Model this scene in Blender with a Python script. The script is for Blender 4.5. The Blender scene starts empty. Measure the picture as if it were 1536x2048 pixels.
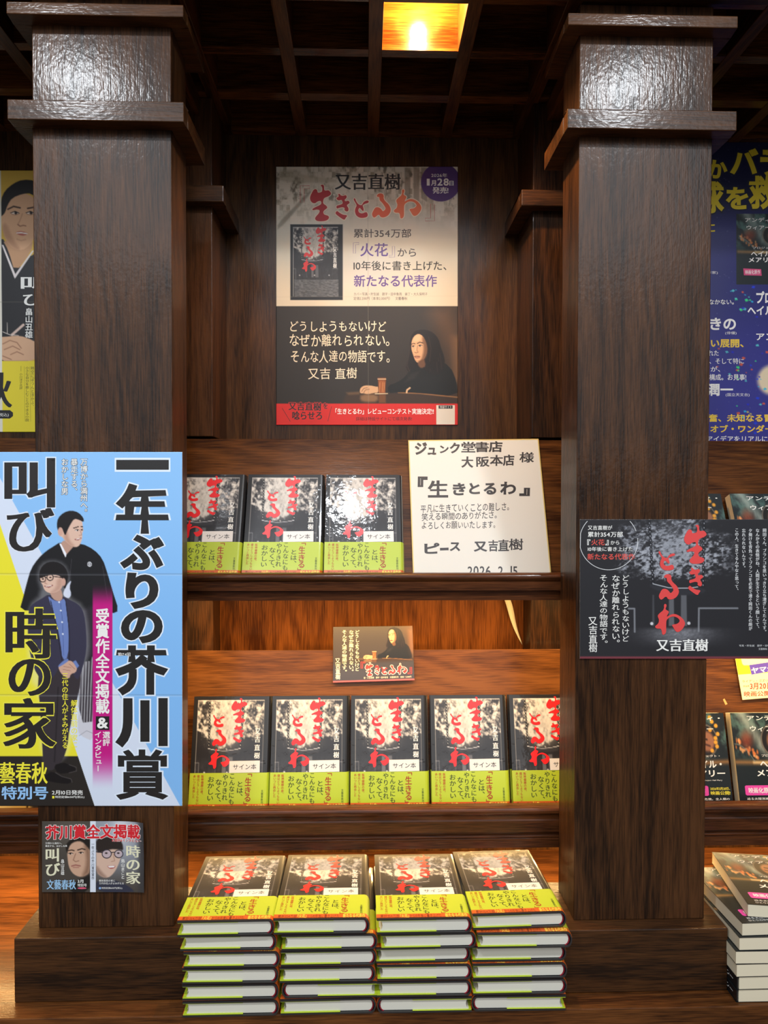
import bpy, bmesh, math, random
import numpy as np
from mathutils import Vector, Matrix, Euler
from mathutils.geometry import tessellate_polygon

S = bpy.context.scene
C = S.collection
random.seed(4)
PI = math.pi

# ------------------------------------------------------------------ camera
ZC = 1.45                                   # camera height above the shop floor
FPX, CX, CY = 1420.0, 768.0, 1024.0
YAW, PITCH, ROLL = .0270, -.0194, .0017
_fw = np.array([math.sin(YAW)*math.cos(PITCH), math.cos(YAW)*math.cos(PITCH), math.sin(PITCH)])
_r0 = np.array([math.cos(YAW), -math.sin(YAW), 0.0])
_u0 = np.cross(_r0, _fw)
_r = math.cos(ROLL)*_r0 + math.sin(ROLL)*_u0
_u = -math.sin(ROLL)*_r0 + math.cos(ROLL)*_u0
cd = bpy.data.cameras.new('camera')
cam = bpy.data.objects.new('camera', cd)
C.objects.link(cam)
cd.sensor_width = 36.0
cd.lens = FPX/2048*36.0
cd.clip_start = .02
cam.matrix_world = Matrix(((_r[0], _u[0], -_fw[0], 0), (_r[1], _u[1], -_fw[1], 0), (_r[2], _u[2], -_fw[2], ZC), (0, 0, 0, 1)))
S.camera = cam

# ------------------------------------------------------------------ light and exposure
S.view_settings.view_transform = 'Standard'
S.view_settings.look = 'None'
S.view_settings.gamma = 1.0
S.view_settings.exposure = 0.0
S.view_settings.use_curve_mapping = False
S.cycles.use_denoising = True

world = bpy.data.worlds.new('shop_interior')
S.world = world
world.use_nodes = True
world.node_tree.nodes['Background'].inputs[0].default_value = (.80, .86, 1.0, 1)
world.node_tree.nodes['Background'].inputs[1].default_value = .07


def area(name, loc, size, power, color, rot=(0, 0, 0), shape='DISK', size_y=None, spread=None):
    l = bpy.data.lights.new(name, 'AREA')
    l.shape = shape
    l.size = size
    if size_y:
        l.size_y = size_y
    l.energy = power
    l.color = color
    if spread:
        l.spread = spread
    o = bpy.data.objects.new(name, l)
    o.location = loc
    o.rotation_euler = rot
    C.objects.link(o)
    return o


COOL = (.90, .95, 1.0)
WARM = (1.0, .61, .23)
# the shop's ceiling downlights above the aisle, and its rows of ceiling panels further back
area('aisle_downlight', (-.84, -.06, ZC+1.22), .16, 17, COOL)
area('aisle_downlight', (-.075, -.02, ZC+1.22), .12, 8, COOL)
area('aisle_downlight', (.76, -.06, ZC+1.22), .16, 17, COOL)
area('shop_ceiling_panels', (0, -1.3, ZC+1.38), 3.2, 34, COOL, rot=(math.radians(25), 0, 0), shape='RECTANGLE', size_y=1.0)
area('shop_ceiling_panels', (0, -4.3, ZC+1.40), 7.0, 85, COOL, rot=(math.radians(62), 0, 0), shape='RECTANGLE', size_y=2.6)
# LED strips behind the shelf valances
area('shelf_led_strip', (.03, 1.175, ZC-.1715), 2.6, 11.5, WARM, rot=(math.radians(14), 0, 0), shape='RECTANGLE', size_y=.012)
area('shelf_led_strip', (.03, 1.27, ZC-.5505), 2.6, 16, WARM, shape='RECTANGLE', size_y=.02)

# ------------------------------------------------------------------ helpers
_M = np.array([_r, -_u, _fw])


def atY(u, v, Y):
    """points of the vertical plane y = Y seen at photo pixel (u, v)"""
    u = np.asarray(u, float)
    v = np.asarray(v, float)
    d = np.stack([(u-CX)/FPX, (v-CY)/FPX, np.ones_like(u)], -1) @ _M
    p = d*(Y/d[..., 1:2])
    p[..., 2] += ZC
    return p


def lin(c):
    c = np.asarray(c, float)/255.0
    return np.where(c <= .04045, c/12.92, ((c+.055)/1.055)**2.4)


def l4(c):
    r = lin(c)
    return (float(r[0]), float(r[1]), float(r[2]), 1.0)


_mats = {}


def bsdf(name):
    m = bpy.data.materials.new(name)
    m.use_nodes = True
    return m, m.node_tree.nodes, m.node_tree.links, m.node_tree.nodes['Principled BSDF']


def mat(c, rough=.5, spec=.5, coat=0.0, metal=0.0, name=None):
    key = (tuple(c), rough, spec, coat, metal)
    if key in _mats:
        return _mats[key]
    m, n, l, b = bsdf(name or 'plain_%d_%d_%d' % tuple(c))
    b.inputs['Base Color'].default_value = l4(c)
    b.inputs['Roughness'].default_value = rough
    b.inputs['Specular IOR Level'].default_value = spec
    b.inputs['Coat Weight'].default_value = coat
    b.inputs['Coat Roughness'].default_value = .08
    b.inputs['Metallic'].default_value = metal
    _mats[key] = m
    return m


def glow(c, strength, name):
    m, n, l, b = bsdf(name)
    b.inputs['Base Color'].default_value = l4(c)
    b.inputs['Emission Color'].default_value = l4(c)
    b.inputs['Emission Strength'].default_value = strength
    return m


def wood(name, axis, dark, light, rough=.36, ripple=.06, seed=0.0, coat=.18):
    """lacquered wood, grain along axis ('x','y' or 'z')"""
    m, n, l, b = bsdf(name)
    tc = n.new('ShaderNodeTexCoord')

    def stretched(cross, along, scale, detail, dist=0.0):
        mp = n.new('ShaderNodeMapping')
        mp.inputs['Scale'].default_value = {'x': (along, cross, cross), 'y': (cross, along, cross), 'z': (cross, cross, along)}[axis]
        mp.inputs['Location'].default_value = (seed, seed*1.7, seed*.6)
        l.new(tc.outputs['Object'], mp.inputs['Vector'])
        t = n.new('ShaderNodeTexNoise')
        t.inputs['Scale'].default_value = scale
        t.inputs['Detail'].default_value = detail
        t.inputs['Distortion'].default_value = dist
        l.new(mp.outputs['Vector'], t.inputs['Vector'])
        return t

    def mad(x, k, add):
        m_ = n.new('ShaderNodeMath')
        m_.operation = 'MULTIPLY_ADD'
        l.new(x, m_.inputs[0])
        m_.inputs[1].default_value = k
        if isinstance(add, (int, float)):
            m_.inputs[2].default_value = add
        else:
            l.new(add, m_.inputs[2])
        return m_.outputs[0]

    big = stretched(6.5, .9, 1.0, 2, .35)            # cathedral figure: contour lines of a slow noise
    tone = stretched(15, .8, 1.0, 4, .4)
    fine = stretched(520, 26, 1.0, 2)                # pores
    sn = n.new('ShaderNodeMath')
    sn.operation = 'SINE'
    l.new(mad(big.outputs['Fac'], 95, 0.0), sn.inputs[0])
    f0 = mad(sn.outputs[0], .085, -.08)
    f1 = mad(tone.outputs['Fac'], .95, f0)
    f = n.new('ShaderNodeMath')
    f.operation = 'MULTIPLY_ADD'
    l.new(fine.outputs['Fac'], f.inputs[0])
    f.inputs[1].default_value = .85
    l.new(mad(f1, 1.0, -.38), f.inputs[2])
    ramp = n.new('ShaderNodeValToRGB')
    ramp.color_ramp.elements[0].position = .20
    ramp.color_ramp.elements[0].color = l4(dark)
    ramp.color_ramp.elements[1].position = .70
    ramp.color_ramp.elements[1].color = l4(light)
    l.new(f.outputs[0], ramp.inputs['Fac'])
    l.new(ramp.outputs['Color'], b.inputs['Base Color'])
    rp = n.new('ShaderNodeTexNoise')
    rp.inputs['Scale'].default_value = 190
    rp.inputs['Detail'].default_value = 2
    mp3 = n.new('ShaderNodeMapping')
    mp3.inputs['Scale'].default_value = {'x': (.6, 1, 1), 'y': (1, .6, 1), 'z': (1, 1, .6)}[axis]
    l.new(tc.outputs['Object'], mp3.inputs['Vector'])
    l.new(mp3.outputs['Vector'], rp.inputs['Vector'])
    ad = n.new('ShaderNodeMath')
    ad.operation = 'MULTIPLY_ADD'
    l.new(fine.outputs['Fac'], ad.inputs[0])
    ad.inputs[1].default_value = .5
    l.new(rp.outputs['Fac'], ad.inputs[2])
    bp = n.new('ShaderNodeBump')
    bp.inputs['Strength'].default_value = ripple
    bp.inputs['Distance'].default_value = .002
    l.new(ad.outputs[0], bp.inputs['Height'])
    l.new(bp.outputs['Normal'], b.inputs['Normal'])
    l.new(bp.outputs['Normal'], b.inputs['Coat Normal'])
    b.inputs['Roughness'].default_value = rough
    b.inputs['Coat Weight'].default_value = coat
    b.inputs['Coat Roughness'].default_value = .15
    b.inputs['Specular IOR Level'].default_value = .14
    return m


D1, L1 = (32, 18, 9), (80, 49, 26)
W_COL = wood('walnut_lacquer_column', 'z', D1, L1, rough=.46, ripple=.15, seed=.3, coat=.22)
W_COLX = wood('walnut_lacquer_trim', 'x', D1, (82, 50, 25), rough=.46, ripple=.15, seed=.9, coat=.22)
W_WALL = wood('walnut_panel_wall', 'z', (39, 23, 11), (84, 54, 27), rough=.36, ripple=.05, seed=2.1, coat=.15)
W_SHELF = wood('walnut_shelf', 'x', (40, 20, 10), (92, 51, 26), rough=.30, ripple=.06, seed=3.3)
W_BACK = wood('walnut_display_back', 'x', (48, 25, 10), (102, 62, 28), rough=.32, ripple=.06, seed=5.1, coat=.2)
W_PANEL = wood('walnut_back_panel', 'z', (60, 29, 10), (126, 72, 29), rough=.30, ripple=.05, seed=4.2, coat=.2)
W_COUNTER = wood('walnut_counter', 'x', (52, 27, 11), (112, 66, 30), rough=.34, ripple=.08, seed=6.4)
W_CEIL = wood('walnut_ceiling', 'y', (46, 24, 11), (104, 62, 31), rough=.36, ripple=.05, seed=7.7, coat=.1)
W_CEILX = wood('walnut_ceiling_cross', 'x', (54, 29, 12), (118, 70, 33), rough=.24, ripple=.05, seed=8.8, coat=.3)


def vcol_mat(name, rough=.42, spec=.5, coat=0.0, bump=0.0, coat_rough=.1):
    m, n, l, b = bsdf(name)
    a = n.new('ShaderNodeVertexColor')
    a.layer_name = 'print'
    l.new(a.outputs['Color'], b.inputs['Base Color'])
    b.inputs['Roughness'].default_value = rough
    b.inputs['Specular IOR Level'].default_value = spec
    b.inputs['Coat Weight'].default_value = coat
    b.inputs['Coat Roughness'].default_value = coat_rough
    if bump:
        tc = n.new('ShaderNodeTexCoord')
        t = n.new('ShaderNodeTexNoise')
        t.inputs['Scale'].default_value = 60
        t.inputs['Detail'].default_value = 3
        l.new(tc.outputs['Object'], t.inputs['Vector'])
        bp = n.new('ShaderNodeBump')
        bp.inputs['Strength'].default_value = bump
        bp.inputs['Distance'].default_value = .002
        l.new(t.outputs['Fac'], bp.inputs['Height'])
        l.new(bp.outputs['Normal'], b.inputs['Coat Normal'])
    return m


PRINT = vcol_mat('printed_paper', rough=.45, spec=.35)
PRINT_GLOSS = vcol_mat('printed_gloss_paper', rough=.36, spec=.35, coat=.15)
PRINT_WRAP = vcol_mat('printed_cover_in_clear_wrap', rough=.4, spec=.3, coat=.75, bump=.28, coat_rough=.06)


class MB:
    """collects faces, then links them as one mesh object"""

    def __init__(s):
        s.v, s.f, s.mi, s.mats, s.sm, s.blocks = [], [], [], [], [], []

    def m(s, material):
        if material not in s.mats:
            s.mats.append(material)
        return s.mats.index(material)

    def add(s, verts, faces, material, smooth=False):
        o = len(s.v)
        s.v.extend([tuple(map(float, p)) for p in verts])
        s.blocks.append((o, len(s.v), len(s.f), len(s.f)+len(faces)))
        k = s.m(material)
        for f in faces:
            s.f.append([i+o for i in f])
            s.mi.append(k)
            s.sm.append(smooth)

    def box(s, x0, x1, y0, y1, z0, z1, material):
        v = [(x, y, z) for z in (z0, z1) for y in (y0, y1) for x in (x0, x1)]
        s.add(v, [(0, 2, 3, 1), (4, 5, 7, 6), (0, 1, 5, 4), (2, 6, 7, 3), (0, 4, 6, 2), (1, 3, 7, 5)], material)

    def prism(s, prof, a0, a1, axis, material, smooth=False):
        """profile polygon swept along an axis: 'x' takes (y,z), 'y' takes (x,z), 'z' takes (x,y)"""
        n = len(prof)

        def pt(p, a):
            return {'x': (a, p[0], p[1]), 'y': (p[0], a, p[1]), 'z': (p[0], p[1], a)}[axis]
        v = [pt(p, a0) for p in prof]+[pt(p, a1) for p in prof]
        s.add(v, [(i, (i+1) % n, n+(i+1) % n, n+i) for i in range(n)], material, smooth)
        s.add([pt(p, a0) for p in prof], [tuple(range(n))], material)
        s.add([pt(p, a1) for p in prof], [tuple(range(n))], material)

    def build(s, name, parent=None, origin=None, bevel=0.0, normals=True):
        me = bpy.data.meshes.new(name)
        if parent is not None:
            o0 = Vector(parent.get('_o', (0, 0, 0)))
        else:
            o0 = Vector(tuple(origin) if origin is not None else (0, 0, 0))
        arr = np.array(s.v, float)-np.array(o0)
        me.from_pydata(arr.tolist(), [], s.f)
        for mm in s.mats:
            me.materials.append(mm)
        me.polygons.foreach_set('material_index', s.mi)
        me.polygons.foreach_set('use_smooth', s.sm)
        if normals:
            bm = bmesh.new()
            bm.from_mesh(me)
            bmesh.ops.remove_doubles(bm, verts=bm.verts, dist=1e-6)
            bmesh.ops.recalc_face_normals(bm, faces=bm.faces)
            bm.to_mesh(me)
            bm.free()
        ob = bpy.data.objects.new(name, me)
        C.objects.link(ob)
        if parent is not None:
            ob.parent = parent
        else:
            ob.location = o0
        ob['_o'] = tuple(o0)
        if bevel:
            b = ob.modifiers.new('edge', 'BEVEL')
            b.width = bevel
            b.segments = 2
            b.limit_method = 'ANGLE'
            b.angle_limit = math.radians(50)
        return ob


def build_blocks(mb, name, parent, gap=.016):
    """links lettering as one mesh per block of text: lines closer than gap belong together"""
    bl = [b_ for b_ in mb.blocks if b_[1] > b_[0]]
    V = np.array(mb.v)
    lo = np.array([V[a:z].min(0) for a, z, _f, _g in bl])
    hi = np.array([V[a:z].max(0) for a, z, _f, _g in bl])
    lab = list(range(len(bl)))
    for i in range(len(bl)):
        for j in range(i):
            g = np.maximum(0, np.maximum(lo[i]-hi[j], lo[j]-hi[i]))
            if np.sqrt((g**2).sum()) < gap and lab[i] != lab[j]:
                a, z = lab[i], lab[j]
                lab = [z if q_ == a else q_ for q_ in lab]
    for k in dict.fromkeys(lab):
        m = MB()
        for i, (a, z, f0, f1) in enumerate(bl):
            if lab[i] != k:
                continue
            o = len(m.v)
            m.v.extend(mb.v[a:z])
            for f in range(f0, f1):
                m.f.append([q_-a+o for q_ in mb.f[f]])
                m.mi.append(m.m(mb.mats[mb.mi[f]]))
                m.sm.append(False)
        m.build(name, parent, normals=False)


def tag(o, label, cat, group=None, kind=None):
    o['label'] = label
    o['category'] = cat
    if group:
        o['group'] = group
    if kind:
        o['kind'] = kind
    return o


def struct(o, label=None):
    o['kind'] = 'structure'
    if label:
        o['label'] = label
    return o


def empty(name, loc):
    o = bpy.data.objects.new(name, None)
    o.empty_display_size = .02
    o.location = loc
    o['_o'] = tuple(loc)
    C.objects.link(o)
    return o


def copy_tree(o, parent=None):
    c = o.copy()
    C.objects.link(c)
    c.parent = parent
    for ch in o.children:
        copy_tree(ch, c)
    return c


# ------------------------------------------------------------------ lettering
_gc = {}


def glyph(ch, bold):
    """outline of one character: points, faces and small layer offsets; bold grows it outward by a rim"""
    k = (ch, bold)
    if k in _gc:
        return _gc[k]
    if bold:
        co, fs, ly = glyph(ch, 0)
        cnt = {}
        for f in fs:
            for i in range(len(f)):
                cnt[(f[i], f[(i+1) % len(f)])] = 1
        edges = [e for e in cnt if (e[1], e[0]) not in cnt]
        nrm = np.zeros_like(co)
        deg = np.zeros(len(co))
        nxt = {}
        for i, j in edges:
            d = co[j]-co[i]
            L = math.hypot(*d)
            if L < 1e-9:
                continue
            nv = np.array([d[1], -d[0]])/L
            nrm[i] += nv
            nrm[j] += nv
            deg[i] += 1
            deg[j] += 1
            nxt[i] = j
        ln = np.maximum(np.hypot(nrm[:, 0], nrm[:, 1]), .35)
        out = co+nrm/ln[:, None]*(bold*np.minimum(2.0/ln, 1.35))[:, None]
        loop = {}
        n_l = 0
        for st in nxt:
            if st in loop:
                continue
            c = st
            while c is not None and c not in loop:
                loop[c] = n_l
                c = nxt.get(c)
            n_l += 1
        n = len(co)
        rim = np.array([-.15-.13*(loop.get(i, 0) % 5)-.35*((i*.618034) % 1.0) for i in range(n)])
        ly2 = np.concatenate([ly, rim, rim])
        fs2 = list(fs)+[(i+n, i+2*n, j+2*n, j+n) for i, j in edges]
        _gc[k] = (np.concatenate([co, co, out]), fs2, ly2)
        return _gc[k]
    cu = bpy.data.curves.new('g', 'FONT')
    cu.body = ch
    cu.resolution_u = 5
    ob = bpy.data.objects.new('g', cu)
    C.objects.link(ob)
    dg = bpy.context.evaluated_depsgraph_get()
    me = bpy.data.meshes.new_from_object(ob.evaluated_get(dg))
    bm = bmesh.new()
    bm.from_mesh(me)
    bmesh.ops.remove_doubles(bm, verts=bm.verts, dist=1e-5)
    bm.to_mesh(me)
    bm.free()
    n = len(me.vertices)
    co = np.empty(n*3)
    me.vertices.foreach_get('co', co)
    co = co.reshape(-1, 3)[:, :2].copy()
    fs = []
    for p in me.polygons:
        f = tuple(p.vertices)
        ar = sum(co[f[i]][0]*co[f[(i+1) % len(f)]][1]-co[f[(i+1) % len(f)]][0]*co[f[i]][1] for i in range(len(f)))
        fs.append(f if ar > 0 else f[::-1])
    bpy.data.objects.remove(ob)
    bpy.data.curves.remove(cu)
    bpy.data.meshes.remove(me)
    _gc[k] = (co if n else np.zeros((0, 2)), fs, np.zeros(n))
    return _gc[k]


ROTV = set('「」『』（）()ー〜…・:')
SMALL = set('ぁぃぅぇぉっゃゅょゎァィゥェォッャュョ')


def wide(ch):
    return ord(ch) > 0x2E7F or ch in '…'


def layout(text, vert=False, bold=0.0, mincho=0.0, jit=0.0, seed=1):
    """glyph outlines of a line of text in em units, y up"""
    rnd = random.Random(seed)
    V, F, LY = [], [], []
    pen = 0.0
    n = 0
    ns = 1 if len(text) > 4 else max(1, int(math.ceil(mincho/.008)))
    shifts = (0.0,) if not mincho else [mincho*i/ns for i in range(-ns, ns+1)]
    for ch in text:
        if ch == '　':
            pen += 1.0
            continue
        if ch == ' ':
            pen += .35
            continue
        co, fs, ly = glyph(ch, bold)
        if len(co) == 0:
            pen += 1.0
            continue
        co = co.copy()
        if vert:
            if ch in ROTV:
                cx, cy = .5, .38
                co = np.stack([co[:, 1]-cy+cx, -(co[:, 0]-cx)+cy], 1)
            elif ch in '、。':
                co = co+np.array([.58, .58])
            elif ch in SMALL:
                co = co+np.array([.1, .1])
            elif not wide(ch):
                co[:, 0] += .5-(co[:, 0].min()+co[:, 0].max())/2
        if jit:
            c0 = np.array([.5, .38])
            a = rnd.uniform(-jit, jit)*.35
            sc = 1+rnd.uniform(-jit, jit)*.6
            R = np.array([[math.cos(a), -math.sin(a)], [math.sin(a), math.cos(a)]])
            co = (co-c0) @ R.T*sc+c0+np.array([rnd.uniform(-jit, jit), rnd.uniform(-jit, jit)])*.35
        if vert:
            off = np.array([0, -pen])
            adv = 1.0
        elif wide(ch):
            off = np.array([pen, 0])
            adv = 1.0
        else:
            off = np.array([pen-co[:, 0].min()+.03, 0])
            adv = co[:, 0].max()-co[:, 0].min()+.09
        for si, sh in enumerate(shifts):
            V.append(co+off+np.array([sh, 0]))
            LY.append(ly*.6-.12*si)
            F.extend([tuple(i+n for i in f) for f in fs])
            n += len(co)
        pen += adv
    if not V:
        return np.zeros((0, 2)), [], np.zeros(0)
    return np.concatenate(V), F, np.concatenate(LY)


def T(mb, P, text, box, c, vert=False, bold=0.0, mincho=0.0, jit=0.0, lift=0, halo=None, skew=0.0, rough=.5, seed=1):
    """sets text so that its ink fills box = (left, top, right, bottom) on the surface P(u, v, lift)"""
    V, F, LY = layout(text, vert, bold, mincho, jit, seed)
    lo, hi = V.min(0), V.max(0)
    sx = (box[2]-box[0])/max(hi[0]-lo[0], 1e-6)
    sy = (box[3]-box[1])/max(hi[1]-lo[1], 1e-6)

    def place(W):
        u = box[0]+(W[:, 0]-lo[0])*sx
        v = box[3]-(W[:, 1]-lo[1])*sy
        return u, v+skew*(u-(box[0]+box[2])/2)
    if halo:
        hb, hc = halo
        V2, F2, LY2 = layout(text, vert, bold+hb, mincho, jit, seed)
        u, v = place(V2)
        mb.add(P(u, v, (lift+1+LY2)[:, None]), F2, mat(hc, rough))
        lift += 1.3
    u, v = place(V)
    mb.add(P(u, v, (lift+1+LY)[:, None]), F, c if not isinstance(c, tuple) else mat(c, rough))


def poly(mb, P, pts, c, lift=0, rough=.5, smooth=False):
    if smooth:
        for _ in range(2):
            q = []
            for i in range(len(pts)):
                a, b = pts[i], pts[(i+1) % len(pts)]
                q.append((a[0]*.75+b[0]*.25, a[1]*.75+b[1]*.25))
                q.append((a[0]*.25+b[0]*.75, a[1]*.25+b[1]*.75))
            pts = q
    tri = tessellate_polygon([[Vector((p[0], p[1], 0)) for p in pts]])
    a = np.array(pts, float)
    mb.add(P(a[:, 0], a[:, 1], lift+1), [tuple(t) for t in tri], c if not isinstance(c, tuple) else mat(c, rough))


def stroke(mb, P, pts, w, c, lift=0, closed=False, rough=.5):
    """line of width w through pts"""
    p = np.array(pts, float)
    n = len(p)
    V = []
    for i in range(n):
        a = p[(i-1) % n] if (closed or i > 0) else p[i]
        b = p[(i+1) % n] if (closed or i < n-1) else p[i]
        d = b-a
        d = d/max(np.hypot(*d), 1e-9)
        nrm = np.array([-d[1], d[0]])*w/2
        V += [p[i]+nrm, p[i]-nrm]
    V = np.array(V)
    F = [(2*i, 2*i+1, (2*i+3) % (2*n), (2*i+2) % (2*n)) for i in range(n if closed else n-1)]
    mb.add(P(V[:, 0], V[:, 1], lift+1), F, c if not isinstance(c, tuple) else mat(c, rough))


def circ(cx, cy, rx, ry=None, n=40, a0=0.0, a1=2*PI):
    ry = ry or rx
    full = abs(a1-a0-2*PI) < 1e-6
    k = n if full else n-1
    return [(cx+rx*math.cos(a0+(a1-a0)*i/k), cy+ry*math.sin(a0+(a1-a0)*i/k)) for i in range(n)]


def bracket(mb, P, box, w, c, opening=True, lift=0):
    """hollow double corner bracket drawn as an outline"""
    x0, y0, x1, y1 = box
    t = (x1-x0)*.42
    h = (y1-y0)*.17
    if opening:
        pts = [(x0, y1), (x0, y0), (x1, y0), (x1, y0+h), (x0+t, y0+h), (x0+t, y1)]
    else:
        pts = [(x1, y0), (x1, y1), (x0, y1), (x0, y1-h), (x1-t, y1-h), (x1-t, y0)]
    stroke(mb, P, pts, w, c, lift, closed=True)


# brush title, traced as outlines in its own drawing units
BRUSH = {
 'a': [[(850, 95), (895, 75), (922, 100), (920, 180), (950, 190), (1000, 178), (1030, 205), (1055, 250), (1010, 290), (920, 320), (905, 370), (900, 425), (960, 460), (985, 500), (940, 535), (910, 560), (905, 600), (930, 630), (1000, 645), (1015, 690), (970, 735), (880, 750), (790, 745), (750, 705), (770, 660), (830, 600), (845, 545), (790, 530), (720, 550), (700, 525), (760, 490), (850, 450), (875, 420), (860, 370), (800, 385), (760, 420), (710, 415), (670, 370), (662, 310), (690, 240), (730, 170), (770, 155), (800, 185), (800, 225), (840, 225), (885, 210), (890, 140), (875, 110)]],
 'b': [[(780, 815), (810, 810), (825, 840), (870, 850), (920, 830), (940, 865), (925, 895), (895, 920), (910, 950), (960, 930), (990, 960), (985, 985), (945, 1005), (940, 1030), (965, 1060), (972, 1110), (945, 1135), (905, 1120), (890, 1090), (905, 1075), (870, 1050), (800, 1065), (765, 1080), (750, 1060), (755, 1025), (800, 1015), (870, 990), (850, 930), (840, 920), (790, 935), (755, 910), (750, 885), (790, 865), (790, 840)],
       [(765, 1115), (800, 1150), (870, 1190), (935, 1195), (945, 1215), (920, 1240), (905, 1275), (880, 1280), (820, 1240), (740, 1180), (732, 1150)]],
 'c': [[(235, 530), (258, 535), (270, 575), (310, 630), (365, 650), (385, 640), (405, 605), (435, 580), (490, 565), (515, 585), (500, 610), (450, 620), (410, 640), (395, 650), (410, 690), (420, 735), (400, 748), (375, 725), (345, 690), (325, 700), (310, 740), (340, 780), (400, 785), (450, 760), (480, 770), (495, 810), (480, 845), (420, 860), (340, 860), (275, 820), (250, 760), (258, 700), (290, 650), (250, 590), (225, 550)]],
 'd': [[(330, 940), (380, 920), (430, 930), (450, 965), (445, 1020), (480, 1070), (540, 1120), (575, 1190), (575, 1250), (540, 1310), (490, 1345), (430, 1360), (385, 1345), (370, 1310), (340, 1310), (310, 1340), (270, 1365), (240, 1330), (232, 1290), (255, 1240), (290, 1180), (330, 1170), (370, 1180), (410, 1215), (430, 1250), (460, 1230), (485, 1200), (470, 1160), (420, 1090), (375, 1050), (370, 1010), (365, 985), (320, 985)]],
 'e': [[(330, 1430), (360, 1435), (368, 1465), (350, 1500), (350, 1530), (415, 1560), (380, 1620), (365, 1655), (420, 1620), (480, 1600), (540, 1610), (610, 1650), (665, 1710), (685, 1770), (660, 1830), (610, 1890), (560, 1915), (520, 1900), (480, 1830), (455, 1795), (480, 1780), (540, 1775), (585, 1740), (590, 1710), (560, 1670), (500, 1645), (440, 1650), (390, 1680), (362, 1712), (358, 1800), (360, 1900), (345, 1940), (315, 1960), (290, 1950), (285, 1900), (270, 1850), (200, 1855), (165, 1825), (185, 1795), (225, 1770), (240, 1700), (215, 1650), (220, 1615), (270, 1570), (310, 1540), (325, 1490), (318, 1460)]],
}


def _bb(k):
    a = np.array([p for q in BRUSH[k] for p in q], float)
    return a.min(0), a.max(0)


def brush(mb, P, fmap, c, lift=0, keys='abcde'):
    for k in keys:
        for q in BRUSH[k]:
            poly(mb, P, [fmap(*p) for p in q], c, lift, smooth=True)


def brush_box(mb, P, k, box, c, lift=0, grow=0.0):
    lo, hi = _bb(k)
    w, h = hi-lo
    for q in BRUSH[k]:
        pts = [(box[0]+(p[0]-lo[0])/w*(box[2]-box[0]), box[1]+(p[1]-lo[1])/h*(box[3]-box[1])) for p in q]
        if grow:
            cx = sum(p[0] for p in pts)/len(pts)
            n = len(pts)
            out = []
            area2 = sum(pts[i][0]*pts[(i+1) % n][1]-pts[(i+1) % n][0]*pts[i][1] for i in range(n))
            sg = 1 if area2 > 0 else -1
            for i in range(n):
                dx = pts[(i+1) % n][0]-pts[i-1][0]
                dy = pts[(i+1) % n][1]-pts[i-1][1]
                L = math.hypot(dx, dy) or 1
                out.append((pts[i][0]+sg*dy/L*grow, pts[i][1]-sg*dx/L*grow))
            pts = out
        poly(mb, P, pts, c, lift, smooth=True)


# ------------------------------------------------------------------ printed pictures
def fbm(X, Y, seed=0, octaves=4):
    """smooth fractal noise on arrays"""
    rs = np.random.RandomState(seed)
    tot = np.zeros_like(X)
    amp, norm = 1.0, 0.0
    for o in range(octaves):
        g = rs.rand(64, 64)
        x = X*2**o
        y = Y*2**o
        xi = np.floor(x).astype(int)
        yi = np.floor(y).astype(int)
        fx = x-xi
        fy = y-yi
        fx = fx*fx*(3-2*fx)
        fy = fy*fy*(3-2*fy)
        a = g[yi % 64, xi % 64]
        b = g[yi % 64, (xi+1) % 64]
        c = g[(yi+1) % 64, xi % 64]
        d = g[(yi+1) % 64, (xi+1) % 64]
        tot += amp*((a*(1-fx)+b*fx)*(1-fy)+(c*(1-fx)+d*fx)*fy)
        norm += amp
        amp *= .55
    return tot/norm


def sstep(a, b, x):
    t = np.clip((x-a)/(b-a), 0, 1)
    return t*t*(3-2*t)


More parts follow.
